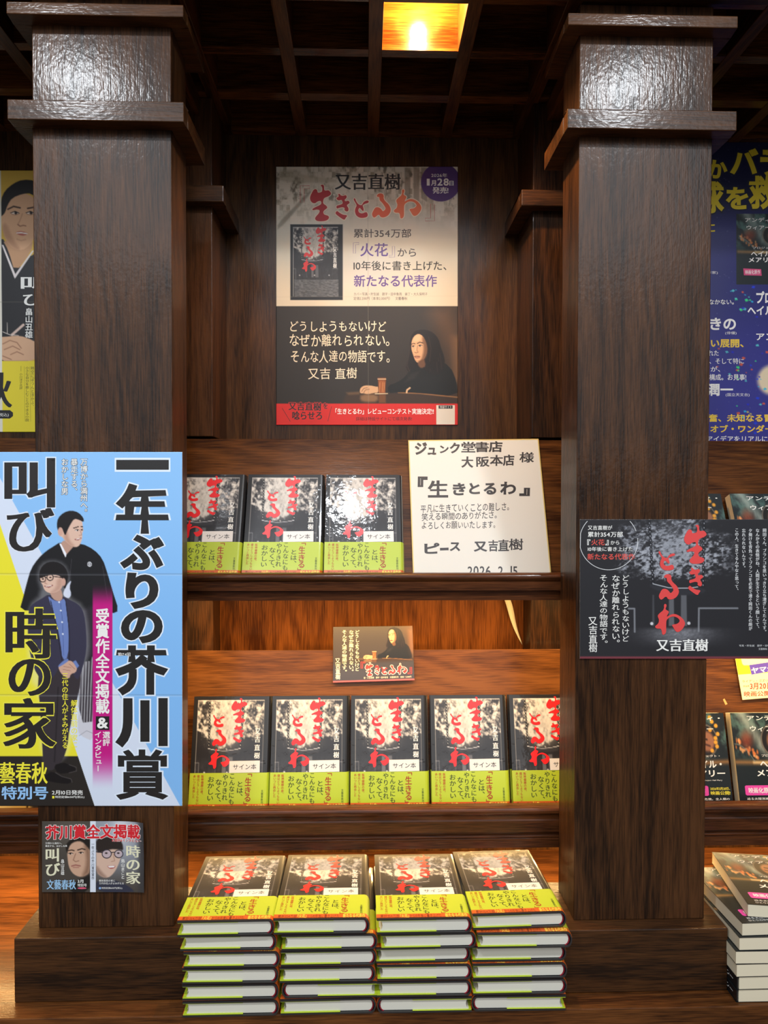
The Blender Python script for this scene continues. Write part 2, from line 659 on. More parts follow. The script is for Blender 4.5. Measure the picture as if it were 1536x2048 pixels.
class Pic:
    """a printed picture: colours laid out on a fine grid over (u0, v0, u1, v1)"""

    def __init__(s, u0, v0, u1, v1, step, base=(255, 255, 255)):
        s.b = (u0, v0, u1, v1)
        s.nx = max(2, int(round((u1-u0)/step))+1)
        s.ny = max(2, int(round((v1-v0)/step))+1)
        s.px = (u1-u0)/(s.nx-1)
        s.X, s.Y = np.meshgrid(np.linspace(u0, u1, s.nx), np.linspace(v0, v1, s.ny))
        s.c = np.empty((s.ny, s.nx, 3))
        s.c[:] = np.array(base, float)

    def mix(s, col, a):
        col = np.asarray(col, float)
        s.c += (col-s.c)*np.clip(a, 0, 1)[..., None]

    def sd(s, pts):
        p = np.array(pts, float)
        d2 = np.full(s.X.shape, 1e18)
        ins = np.zeros(s.X.shape, bool)
        n = len(p)
        for i in range(n):
            a, b = p[i], p[(i+1) % n]
            e = b-a
            wx = s.X-a[0]
            wy = s.Y-a[1]
            t = np.clip((wx*e[0]+wy*e[1])/max(e @ e, 1e-12), 0, 1)
            d2 = np.minimum(d2, (wx-e[0]*t)**2+(wy-e[1]*t)**2)
            if a[1] != b[1]:
                cr = ((a[1] > s.Y) != (b[1] > s.Y)) & (s.X < (b[0]-a[0])*(s.Y-a[1])/(b[1]-a[1])+a[0])
                ins ^= cr
        d = np.sqrt(d2)
        return np.where(ins, -d, d)

    def poly(s, pts, col, soft=None, op=1.0, rnd=True):
        if rnd and len(pts) > 4:
            q = []
            for i in range(len(pts)):
                a, b = pts[i], pts[(i+1) % len(pts)]
                q += [(a[0]*.75+b[0]*.25, a[1]*.75+b[1]*.25), (a[0]*.25+b[0]*.75, a[1]*.25+b[1]*.75)]
            pts = q
        soft = soft or s.px
        s.mix(col, (1-sstep(-soft/2, soft/2, s.sd(pts)))*op)

    def line(s, pts, w, col, soft=None, op=1.0):
        soft = soft or s.px
        d2 = np.full(s.X.shape, 1e18)
        for a, b in zip(pts[:-1], pts[1:]):
            e = (b[0]-a[0], b[1]-a[1])
            wx = s.X-a[0]
            wy = s.Y-a[1]
            t = np.clip((wx*e[0]+wy*e[1])/max(e[0]**2+e[1]**2, 1e-12), 0, 1)
            d2 = np.minimum(d2, (wx-e[0]*t)**2+(wy-e[1]*t)**2)
        s.mix(col, (1-sstep(w/2-soft/2, w/2+soft/2, np.sqrt(d2)))*op)

    def ell(s, cx, cy, rx, ry, col, soft=None, op=1.0, ang=0.0):
        soft = soft or s.px
        dx = s.X-cx
        dy = s.Y-cy
        ca, sa = math.cos(ang), math.sin(ang)
        x = (dx*ca+dy*sa)/rx
        y = (-dx*sa+dy*ca)/ry
        r = np.sqrt(x*x+y*y)
        k = soft/min(rx, ry)
        s.mix(col, (1-sstep(1-k/2, 1+k/2, r))*op)

    def ring(s, cx, cy, rx, ry, w, col, op=1.0):
        s.line([(cx+rx*math.cos(a), cy+ry*math.sin(a)) for a in np.linspace(0, 2*PI, 25)], w, col, op=op)

    def build(s, name, P, material, parent=None, origin=None, thick=.0006, back=None, lift=0):
        """sheet with the picture on its face and a plain back and edge"""
        pts = P(s.X.ravel(), s.Y.ravel(), lift)
        nx, ny = s.nx, s.ny
        i = np.arange(nx*ny).reshape(ny, nx)
        q = np.stack([i[:-1, :-1], i[1:, :-1], i[1:, 1:], i[:-1, 1:]], -1).reshape(-1, 4)
        faces = q.tolist()
        nf = len(faces)
        verts = pts.tolist()
        if thick:
            e1 = pts[nx-1]-pts[0]
            e2 = pts[-nx]-pts[0]
            nr = np.cross(e1, e2)
            nr = nr/np.linalg.norm(nr)
            if np.dot(nr, np.array(P(np.array([s.b[0]]), np.array([s.b[1]]), lift+40)[0])-pts[0]) > 0:
                nr = -nr
            rim = list(i[0, :])+list(i[1:, -1])+list(i[-1, -2::-1])+list(i[-2:0:-1, 0])
            o = len(verts)
            verts += (pts[rim]+nr*thick).tolist()
            k = len(rim)
            faces += [(rim[j], rim[(j+1) % k], o+(j+1) % k, o+j) for j in range(k)]
            faces.append([o+j for j in range(k)])
        o0 = np.array(parent['_o']) if parent is not None else np.array(origin)
        me = bpy.data.meshes.new(name)
        me.from_pydata((np.array(verts)-o0).tolist(), [], faces)
        me.materials.append(material)
        me.materials.append(back or mat((235, 235, 232)))
        idx = [0]*nf+[1]*(len(faces)-nf)
        me.polygons.foreach_set('material_index', idx)
        me.polygons.foreach_set('use_smooth', [True]*nf+[False]*(len(faces)-nf))
        ca = me.color_attributes.new('print', 'FLOAT_COLOR', 'POINT')
        col = np.ones((len(verts), 4))
        col[:nx*ny, :3] = lin(np.clip(s.c, 0, 255).reshape(-1, 3))
        ca.data.foreach_set('color', col.ravel())
        ob = bpy.data.objects.new(name, me)
        C.objects.link(ob)
        if parent is not None:
            ob.parent = parent
        else:
            ob.location = o0
        ob['_o'] = tuple(float(a) for a in o0)
        return ob


LIFT = .00012


def planeY(Y):
    """print surface on a vertical plane, laid out in photo pixels; lift counts thin ink layers"""
    return lambda u, v, k=0: atY(u, v, Y) - np.array([0, 1.0, 0])*k*LIFT


def quad_surface(q, nrm, pq):
    """print surface on a planar quad q (tl, tr, br, bl in 3-D) laid out in the drawing coordinates pq of those corners"""
    q = np.array(q, float)
    nrm = np.array(nrm, float)
    A = []
    B = []
    dst = [(0, 0), (1, 0), (1, 1), (0, 1)]
    for (x, y), (s, t) in zip(pq, dst):
        A.append([x, y, 1, 0, 0, 0, -s*x, -s*y])
        B.append(s)
        A.append([0, 0, 0, x, y, 1, -t*x, -t*y])
        B.append(t)
    h = np.linalg.solve(np.array(A, float), np.array(B, float))
    Hm = np.append(h, 1).reshape(3, 3)

    def P(u, v, k=0):
        u = np.asarray(u, float)
        v = np.asarray(v, float)
        w = np.stack([u, v, np.ones_like(u)], -1) @ Hm.T
        s_ = w[..., 0:1]/w[..., 2:3]
        t_ = w[..., 1:2]/w[..., 2:3]
        return (q[0]*(1-s_)*(1-t_)+q[1]*s_*(1-t_)+q[2]*s_*t_+q[3]*(1-s_)*t_)+nrm*k*LIFT
    return P


# ================================================================== THE SETTING
YC = 1.036          # column faces
YW = 1.435          # back wall
ZT = ZC-.720        # counter top
COLX = {'left': (-.4745, -.2781), 'right': (.3112, .5076)}

b = MB()
b.box(-2.2, 2.2, -2.5, 1.6, -.05, 0, mat((120, 105, 88), .4))
struct(b.build('floor'), 'shop floor')
b = MB()
b.box(-1.5, 1.6, YW, YW+.05, 0, ZC+.9, W_WALL)
struct(b.build('wall_back'), 'dark walnut panelled back wall of the display bays')

# coffered ceiling of the bays: panel above, beams both ways
ZB = ZC+.722
b = MB()
b.box(-1.5, 1.6, 1.02, YW, ZB+.082, ZB+.10, W_CEIL)
ceil_o = struct(b.build('ceiling'), 'dark coffered timber ceiling over the display bays')
xs = [-.995, -.862, -.715, -.57, -.43, -.274, -.127, .0160, .1610, .305, .455, .60, .745, .90]
for x in xs:
    b = MB()
    b.box(x-.0112, x+.0112, 1.03, YW, ZB, ZB+.082, W_CEIL)
    b.build('beam', ceil_o, bevel=.001)
ycs = [(1.030, 1.0485), (1.1585, 1.1775), (1.286, 1.309), (1.4165, 1.4345)]
for (y0, y1) in ycs:
    for x0, x1 in zip(xs[:-1], xs[1:]):
        b = MB()
        b.box(x0+.0112, x1-.0112, y0, y1, ZB+.0008, ZB+.0815, W_CEILX)
        b.build('cross_beam', ceil_o)
b = MB()
b.box(-1.5, 1.6, .985, 1.030, ZC+.7165, ZC+.86, W_COLX)
struct(b.build('trim_1', bevel=.001), 'dark timber front beam over the columns')

# ------------------------------------------------------------------ columns
for side, lab in (('left', 'dark walnut column holding the large blue poster'), ('right', 'dark walnut column holding the black landscape card')):
    x0, x1 = COLX[side]
    e = empty('display_column', ((x0+x1)/2, YC+.04, ZT))
    b = MB()
    b.box(x0, x1, YC, 1.120, ZC-.6273, ZC+.717, W_COL)
    b.build('shaft', e, bevel=.0012)
    b = MB()
    xb0, xb1 = x0-.024, x1+.024
    b.box(xb0, xb1, YC-.024, 1.142, ZT, ZC-.6273, W_COLX)
    b.build('plinth', e, bevel=.0015)
    for z0, z1 in ((.5265, .5545), (.6715, .6885)):
        b = MB()
        m = .0238
        b.box(x0-m, x1+m, YC-m, YC-.0002, ZC+z0, ZC+z1, W_COLX)
        b.box(x0-m, x0-.0002, YC-.0002, 1.144, ZC+z0, ZC+z1, W_COLX)
        b.box(x1+.0002, x1+m, YC-.0002, 1.144, ZC+z0, ZC+z1, W_COLX)
        b.box(x0-.0002, x1+.0002, 1.1202, 1.144, ZC+z0, ZC+z1, W_COLX)
        b.build('moulding', e, bevel=.0012)
    tag(e, lab, 'column', 'columns in front of the shelves')
    # matching pilaster on the back wall
    e = empty('wall_pilaster', ((x0+x1)/2, 1.37, ZC+.13))
    b = MB()
    b.box(x0-.004, x1+.001, 1.303, YW-.0005, ZC+.112, ZC+.7215, W_COL)
    b.build('shaft', e, bevel=.0012)
    b = MB()
    b.box(x0-.03, x1+.026, 1.280, 1.3028, ZC+.5265, ZC+.5555, W_COLX)
    b.box(x0-.03, x0-.0042, 1.3028, YW-.0005, ZC+.5265, ZC+.5555, W_COLX)
    b.box(x1+.0012, x1+.026, 1.3028, YW-.0005, ZC+.5265, ZC+.5555, W_COLX)
    b.build('moulding', e, bevel=.0012)
    tag(e, 'dark pilaster on the back wall behind the %s' % ('blue poster column' if side == 'left' else 'black card column'), 'pilaster', 'pilasters on the back wall')
    # header joining column and pilaster
    b = MB()
    b.box(x0+.02, x1-.02, 1.1202, 1.302, ZC+.690, ZC+.7215, W_CEIL)
    struct(b.build('trim_2' if side == 'left' else 'trim_3'), 'dark timber header between column and pilaster')

# ------------------------------------------------------------------ counter and shelves
e = empty('display_counter', (.03, 1.2, 0))
b = MB()
b.box(-1.4, 1.5, .9805, YW-.0005, ZT-.028, ZT-.0002, W_COUNTER)
b.build('counter_top', e, bevel=.0015)
b = MB()
b.box(-1.38, 1.48, 1.0, YW-.0005, .001, ZT-.0282, W_COL)
b.build('cabinet', e)
tag(e, 'long dark walnut display counter running under the columns', 'counter')


def arc(cx, cy, r, a0, a1, n=8):
    return [(cx+r*math.cos(math.radians(a0+(a1-a0)*i/n)), cy+r*math.sin(math.radians(a0+(a1-a0)*i/n))) for i in range(n+1)]


XS0, XS1 = -1.35, 1.45


def shelf(name, zt, floor_z, board, prof, valance, label, panels=()):
    """floor board with a slanted backrest and a moulded front; board = ((y,z) bottom, (y,z) top) of the slant's face"""
    e = empty(name, (.03, 1.2, ZC+zt))
    b = MB()
    b.box(XS0, XS1, 1.1402, YW-.0005, ZC+floor_z-.014, ZC+floor_z, W_SHELF)
    b.build('shelf_board', e)
    b = MB()
    (y0, z0), (y1, z1) = board
    dx, dz = y1-y0, z1-z0
    L = math.hypot(dx, dz)
    t = .012
    nx, nz = dz/L*t, -dx/L*t
    b.prism([(y0, ZC+z0), (y1, ZC+z1), (y1+nx, ZC+z1+nz), (y0+nx, ZC+z0+nz)], XS0, XS1, 'x', W_BACK)
    b.build('backrest', e, bevel=.0008)
    b = MB()
    b.prism([(y, ZC+z) for y, z in prof], XS0, XS1, 'x', W_SHELF)
    b.build('front_moulding', e)
    if valance:
        b = MB()
        b.box(XS0, XS1, valance[0], valance[0]+.008, ZC+valance[1], ZC+valance[2], W_SHELF)
        b.build('valance', e)
    for side in panels:
        x0, x1 = COLX[side]
        b = MB()
        b.box(x0-.004, x1+.001, 1.303, YW-.0005, ZC-.300, ZC-.1635, W_COL)
        b.build('upright', e, bevel=.001)
    if panels:
        for xa, xb in ((XS0, COLX['left'][0]-.0045), (COLX['left'][1]+.0015, COLX['right'][0]-.0045), (COLX['right'][1]+.0015, XS1)):
            b = MB()
            b.box(xa, xb, 1.360, YW-.0006, ZC-.300, ZC-.1635, W_PANEL)
            b.build('back_panel', e)
    return tag(e, label, 'shelf', 'slanted display shelves')


shelf('display_shelf', -.12, -.1480, ((1.1972, -.1474), (1.305, .108)),
      [(1.140, -.1195), (1.129, -.1195)]+arc(1.129, -.1255, .006, 90, 235, 8)+[(1.1285, -.1330), (1.1275, -.1336), (1.1275, -.1472), (1.140, -.1472)],
      (1.136, -.1640, -.1474), 'upper dark slanted shelf holding three books and the signed board')
shelf('display_shelf', -.50, -.5330, ((1.2018, -.5325), (1.2683, -.2717)),
      [(1.140, -.4955), (1.130, -.4955)]+arc(1.130, -.5030, .0075, 90, 215, 8)+[(1.1275, -.5105), (1.1285, -.5170), (1.1275, -.5195), (1.1275, -.5375), (1.136, -.5380), (1.136, -.5440)]
      + arc(1.1365, -.5475, .0035, 100, 250, 6)+[(1.134, -.5520), (1.1315, -.5528), (1.1315, -.5650), (1.140, -.5650)],
      None, 'lower dark slanted shelf holding the row of five books', ('left', 'right'))

# ------------------------------------------------------------------ lamp in the ceiling coffer
LX, LY = .089, 1.105
e = empty('ceiling_lamp', (LX, LY, ZB+.0818))


def lathe(mb, cx, cy, prof, n, material, smooth=True):
    V = []
    for r, z in prof:
        V += [(cx+r*math.cos(2*PI*i/n), cy+r*math.sin(2*PI*i/n), z) for i in range(n)]
    F = []
    for k in range(len(prof)-1):
        F += [(k*n+i, k*n+(i+1) % n, (k+1)*n+(i+1) % n, (k+1)*n+i) for i in range(n)]
    mb.add(V, F, material, smooth)


b = MB()
z = ZB+.0818
lathe(b, LX, LY, [(.044, z), (.046, z-.004), (.036, z-.006), (.030, z-.0008)], 32, mat((210, 190, 150), .35))
b.build('trim_ring', e)
b = MB()
lathe(b, LX, LY, [(.009, z), (.009, z-.008)], 16, mat((90, 85, 80), .4))
b.build('socket', e)
b = MB()
lathe(b, LX, LY, [(.0005, z-.0290), (.008, z-.0275), (.012, z-.022), (.012, z-.016), (.008, z-.0088), (.0005, z-.0082)], 20, glow((255, 185, 95), 1800, 'lit_lamp_glass'))
b.build('bulb', e)
sl_ = bpy.data.lights.new('lamp_beam', 'SPOT')
sl_.energy = 7.5
sl_.color = (1.0, .66, .33)
sl_.spot_size = math.radians(128)
sl_.spot_blend = .35
sl_.shadow_soft_size = .012
so = bpy.data.objects.new('lamp_beam', sl_)
C.objects.link(so)
so.location = (LX, LY, ZB+.047)
tag(e, 'lit warm lamp recessed in a ceiling coffer above the middle bay', 'lamp')
# ================================================================== THE SIGNED HARDCOVERS
BW, BH, BT = .1330, .185, .0210             # width with spine, height, thickness
INK = (33, 33, 35)
COVER_BLACK = mat((36, 36, 38), .3, .5, .6)
LIME = mat((176, 194, 46), .42, .5, .35)
BAND_RED = mat((205, 92, 30), .42, .5, .35)
PAPER = mat((216, 212, 198), .7, .3)
HEADRED = mat((150, 22, 42), .5)
TITLE_RED = mat((226, 36, 40), .35, .5, .5)


def book_surface(z):
    """u, v = fractions of the front cover, v down from the head"""
    def P(u, v, k=0):
        u = np.asarray(u, float)
        v = np.asarray(v, float)
        return np.stack([u*BW, (1-v)*BH, np.zeros_like(u)+z+np.reshape(k, -1)*LIFT], -1)
    return P


def cover_profile(inset=0.0, t=.0020, x_edge=0.0):
    """case of the book seen from its tail: boards left to right and a rounded spine"""
    T_ = BT
    out = [(x_edge, 0), (BW-.0075, 0)]
    k = 8
    for i in range(1, k):
        a = -PI/2+PI*i/k
        out.append((BW-.0075+.0073*math.cos(a), T_/2+T_/2*math.sin(a)))
    out += [(BW-.0075, T_), (x_edge, T_), (x_edge, T_-t), (BW-.0085, T_-t)]
    for i in range(1, k):
        a = PI/2-PI*i/k
        out.append((BW-.0085+.0064*math.cos(a), T_/2+(T_/2-t)*math.sin(a)))
    out += [(BW-.0085, t), (x_edge, t)]
    return out


def ribbon(path, t):
    """thin closed outline round an open path (2-D)"""
    p = np.array(path)
    n = len(p)
    L, R = [], []
    for i in range(n):
        a, b_ = p[max(i-1, 0)], p[min(i+1, n-1)]
        d = b_-a
        d = d/np.hypot(*d)
        nr = np.array([-d[1], d[0]])*t/2
        L.append(tuple(p[i]+nr))
        R.append(tuple(p[i]-nr))
    return L+R[::-1]


def cover_art(pic, chain=True):
    """night playground photo: blossoming tree behind a swing, goal frames below; units = cover fractions"""
    X, Y = pic.X, pic.Y
    fr = (.055, .034, .905, 1.0 if pic.b[3] < .9 else .945)
    n1 = fbm(X*17+Y*5+3, Y*32-X*7, 5, 4)
    n2 = fbm(X*34, Y*30+X*9, 9, 3)
    dist = np.abs(X-.42)
    blossom = sstep(.36, .68, n1*.62+n2*.42+.22*np.exp(-(dist/.20)**2)-.03-sstep(.36, .56, Y+dist*.12)*.62)
    centre = np.exp(-(dist/.17)**2)*sstep(.50, .40, Y)
    art = np.empty(X.shape+(3,))
    dark = np.array([40, 40, 44.])
    light = np.array([214, 208, 198.])
    art[:] = dark
    art += (light-dark)*blossom[..., None]
    art += (np.array([186, 180, 172.])+(n2[..., None]-.5)*90-art)*(centre*.62)[..., None]
    gr = sstep(.50, .62, Y)
    art += (np.array([50, 50, 54.])+(n2[..., None]-.5)*26-art)*gr[..., None]
    m = ((X > fr[0]) & (X < fr[2]) & (Y > fr[1]) & (Y < fr[3]))
    pic.c[m] = art[m]
    for x0, x1, c in ((.395, .435, 120), (.475, .525, 112), (.30, .312, 80)):
        pic.poly([(x0, .535), (x1, .535), (x1+.01, .70), (x0, .70)], (c, c, c+4), soft=.012, op=.75)
    if chain:
        for cx_, lean in ((.205, .012), (.645, -.03)):
            for i in range(15):
                t = i/15
                yy = .045+t*.415
                xx = cx_+lean*t
                pic.ell(xx, yy, .014, .015, (30, 30, 33), soft=.006)
                pic.ell(xx, yy+.0, .005, .006, (190, 188, 182), soft=.004)
        sw = [(.212+.405*i/12, .462+.020*math.sin(PI*i/12)) for i in range(13)]
        pic.line(sw, .007, (205, 205, 208), soft=.004)
        pic.poly([(.21, .468), (.32, .482), (.42, .486), (.62, .468), (.60, .515), (.24, .515)], (58, 58, 62), soft=.02, op=.8)
    for pts in ([(.055, .585), (.10, .585), (.10, .72)], [(.80, .585), (.905, .585)], [(.80, .585), (.80, .72)]):
        pic.line(pts, .008, (125, 125, 128), soft=.008, op=.7)
    for xx in (.175, .46, .735):
        pic.ell(xx, .672, .012, .009, (205, 205, 205), soft=.01)
    wl = .0055
    for pts in ([(fr[0], fr[3]), (fr[0], fr[1])], [(fr[0], fr[1]), (fr[2], fr[1])], [(fr[2], fr[1]), (fr[2], fr[3])]):
        pic.line(pts, wl, (205, 202, 196), soft=.005)


def title_map(cx_, cy_):
    return ((72+.285*cx_)/540, (-9+.2785*cy_)/842)


OBI = .0605                                  # height of the paper band


def make_hardcover():
    root = empty('hardcover_book', (0, 0, 0))
    b = MB()
    b.prism(cover_profile(), 0, BH, 'y', COVER_BLACK)
    cover = b.build('cover', root)
    p = Pic(0.0, 0.0, .945, (BH-OBI)/BH+.006, .0072, INK)
    cover_art(p)
    p.build('cover_photo', book_surface(BT+.00015), PRINT_WRAP, parent=cover, thick=0)
    b = MB()
    P = book_surface(BT+.00035)
    brush(b, P, title_map, TITLE_RED)
    for i, ch in enumerate('又吉直樹'):
        y0 = .287+i*.0705
        T(b, P, ch, (.795, y0, .868, y0+.053), (238, 236, 230), mincho=.018, bold=.004)
    build_blocks(b, 'title_lettering', cover)
    # pages
    b = MB()
    t = .0022
    T_ = BT
    pr = [(.0035, t+.0005)]+[(BW-.0105, t+.0005)]
    for i in range(1, 8):
        a = -PI/2+PI*i/8
        pr.append((BW-.0105+.0055*math.cos(a), T_/2+(T_/2-t-.0005)*math.sin(a)))
    pr += [(BW-.0105, T_-t-.0005), (.0035, T_-t-.0005)]
    for i in range(1, 6):
        a = PI/2-PI*i/6
        pr.append((.0035+.0045*math.cos(a), T_/2+(T_/2-t-.0005)*math.sin(a)))
    b.prism(pr, .0028, BH-.0028, 'y', PAPER)
    pages = b.build('page_block', root)
    b = MB()
    path = [(BW-.0098+.0060*math.cos(-PI/2+PI*i/10), T_/2+(T_/2-t-.0002)*math.sin(-PI/2+PI*i/10)) for i in range(11)]
    b.prism(ribbon(path, .0010), .0022, BH-.0022, 'y', HEADRED)
    b.build('headband', pages)
    # paper band with its flaps folded inside the boards
    g = .00045

    def bandpath(flap):
        path = [(flap, T_-.0020-g), (-g, T_-.0020-g), (-g, T_+g), (BW-.0075, T_+g)]
        for i in range(1, 9):
            a = PI/2-PI*i/9
            path.append((BW-.0075+(.0073+g)*math.cos(a), T_/2+(T_/2+g)*math.sin(a)))
        path += [(BW-.0075, -g), (-g, -g), (-g, .0020+g), (flap, .0020+g)]
        return path
    b = MB()
    rb = ribbon(bandpath(.083), .0004)
    b.prism(rb, .0112, OBI, 'y', LIME)
    b.prism(rb, .0026, .0112, 'y', BAND_RED)
    b.box(.0005, .083, .0004, .0112, .0020+g, .0020+g+.0009, LIME)
    b.box(.0005, .083, .0004, .0112, T_-.0020-g-.0004, T_-.0020-g, LIME)
    band = b.build('paper_band', root)
    b = MB()
    P = book_surface(T_+.00070)
    v0 = 1-OBI/BH
    dv = OBI/BH

    def box(x0, y0, x1, y1):
        return ((x0-97)/570*.985, v0+(y0-1335)/262*dv, (x1-97)/570*.985, v0+(y1-1335)/262*dv)
    RB = (158, 46, 22)
    DK = (46, 52, 22)
    for ch, y0, y1, x0, x1 in (('「', 1342, 1362, 515, 548), ('生', 1368, 1425, 497, 545), ('き', 1432, 1482, 499, 541), ('る', 1484, 1532, 498, 542), ('」', 1532, 1548, 492, 520)):
        T(b, P, ch, box(x0, y0, x1, y1), RB, vert=True, bold=.012, mincho=.012)
    for s_, bx in (('とは、', (442, 1395, 486, 1492)), ('こんなにも', (385, 1342, 424, 1550)), ('やりきれ', (334, 1345, 376, 1522)), ('なくて、', (285, 1378, 330, 1530)), ('おかしい', (228, 1360, 274, 1522))):
        T(b, P, s_, box(*bx), DK, vert=True, mincho=.012)
    for s_, bx in (('阪神優勝の夜、', (178, 1348, 198, 1480)), ('僕はどうしようもない', (148, 1348, 168, 1548)), ('あいつと再会した', (120, 1348, 140, 1506))):
        T(b, P, s_, box(*bx), (176, 76, 24), vert=True, mincho=.02)
    T(b, P, '文藝春秋刊', box(617, 1452, 633, 1548), (70, 84, 24), vert=True, mincho=.02)
    T(b, P, '累計354万部', (.04, 1-.0098/BH, .24, 1-.0022/BH), (120, 40, 16))
    T(b, P, '『火花』', (.245, 1-.0103/BH, .34, 1-.0017/BH), (250, 216, 80), bold=.01)
    T(b, P, 'から10年後に書き上げた', (.345, 1-.0098/BH, .68, 1-.0022/BH), (120, 40, 16))
    T(b, P, '新たなる代表作', (.72, 1-.0106/BH, .955, 1-.0014/BH), (250, 216, 80), bold=.02)
    build_blocks(b, 'band_lettering', band)
    # the shop's little label
    b = MB()
    zL = T_+.0009
    c_, s_ = math.cos(.012), math.sin(.012)
    Pb = book_surface(zL)

    def PL(u, v, k=0):
        q = Pb(u, v, k)
        x = q[..., 0]-.09
        y = q[..., 1]-.074
        q[..., 0] = .09+x*c_-y*s_
        q[..., 1] = .074+x*s_+y*c_
        return q
    x0, x1, y0, y1 = .488*BW, .872*BW, (1-.672)*BH, (1-.570)*BH
    b.add([PL(np.array([u]), np.array([v]), k)[0] for k in (-4, 0) for u, v in ((x0/BW, 1-y0/BH), (x1/BW, 1-y0/BH), (x1/BW, 1-y1/BH), (x0/BW, 1-y1/BH))],
          [(0, 1, 2, 3), (4, 5, 6, 7), (0, 1, 5, 4), (1, 2, 6, 5), (2, 3, 7, 6), (3, 0, 4, 7)], mat((226, 220, 214), .45, .5, .3))
    lab = b.build('signed_label', root)
    lab['label'] = 'white label with black lettering'
    b = MB()
    T(b, PL, 'サイン本', (.535, .598, .830, .645), (30, 28, 28))
    build_blocks(b, 'label_lettering', lab)
    return root


book0 = make_hardcover()
_first = [True]


def place_book(loc, rot, label, group):
    if _first[0]:
        o = book0
        _first[0] = False
    else:
        o = copy_tree(book0)
    o.location = loc
    o.rotation_euler = rot
    tag(o, label, 'book', group)
    return o


def R90(t):
    return math.radians(90-t)


# upper shelf: three, leaning back
TU, TM = 22.8, 14.3
for i, (x, lab) in enumerate(((-.3378, 'signed black hardcover on the upper shelf, its left part behind the blue poster column'),
                              (-.2025, 'signed black hardcover on the upper shelf, middle of the three'),
                              (-.0672, 'signed black hardcover on the upper shelf with a bright glare, beside the handwritten board'))):
    t = math.radians(TU)
    # lower front edge at y = 1.1735, z = -.1375
    place_book((x, 1.1710+BT*math.cos(t)+.001, ZC-.1465+BT*math.sin(t)+.0006), (R90(TU), 0, 0), lab, 'hardcovers leaning on the upper shelf')
names = ('first from the left', 'second from the left', 'in the middle, under the photo card', 'second from the right', 'at the right end, partly behind the column')
for i, x in enumerate((-.2928, -.1586, -.0232, .1138, .2512)):
    t = math.radians(TM)
    place_book((x, 1.1770+BT*math.cos(t)+.001, ZC-.5322+BT*math.sin(t)+.0006), (R90(TM), 0, 0),
               'signed black hardcover on the lower shelf row, %s' % names[i], 'hardcovers leaning on the lower shelf')
# the four stacks on the counter
cols = (-.2510, -.1168, .0172, .1512)
cn = ('leftmost stack', 'second stack from left', 'third stack from left', 'right stack')
ln = ('lying at the bottom', 'lying second from the bottom', 'lying third from the bottom', 'lying third from the top', 'lying second from the top', 'lying on top')
flipped = {(1, 1), (2, 0), (3, 0)}
jx = {(0, 5): -.0065, (0, 4): -.004, (1, 5): -.009, (1, 4): .002, (2, 5): .000, (2, 4): .006, (2, 3): -.001, (3, 5): .001, (3, 4): .0065, (0, 3): .001, (1, 1): .002, (3, 1): .001}
jy = {(0, 5): -.004, (0, 4): .001, (1, 4): -.002, (2, 5): -.005, (2, 4): -.003, (2, 3): .003, (3, 4): -.004, (3, 5): .002, (3, 3): .003, (1, 5): -.002}
rnd = random.Random(7)
PITCH0 = .0222
for ci, x in enumerate(cols):
    for k in range(6):
        tilt = .0042*k
        px = x+jx.get((ci, k), rnd.uniform(-.0012, .0012))
        py = .9770+jy.get((ci, k), rnd.uniform(-.001, .001))
        rz = rnd.uniform(-.008, .008)+(.03 if (ci, k) == (3, 5) else 0)
        # tail edge rises: the bands thicken the front of the pile
        z = ZT+.0009+k*PITCH0+tilt*BH
        if (ci, k) in flipped:
            rot = Euler((tilt, PI, rz), 'XYZ')
            loc = (px+BW, py, z+BT)
        else:
            rot = Euler((-tilt, 0, rz), 'XYZ')
            loc = (px, py, z)
        place_book(loc, rot, 'hardcover %s of the %s%s' % (ln[k], cn[ci], ', spine to the left' if (ci, k) in flipped else ''), 'hardcovers stacked on the counter')
# ================================================================== POSTERS AND CARDS
def cropmap(ox, oy, s):
    return lambda x, y: (ox+s*x, oy+s*y)


def bx(m, x0, y0, x1, y1):
    a = m(x0, y0)
    c = m(x1, y1)
    return (a[0], a[1], c[0], c[1])


BLACK = (24, 22, 22)
WHITE = (240, 238, 232)
FOLD = (0, 0, 0)


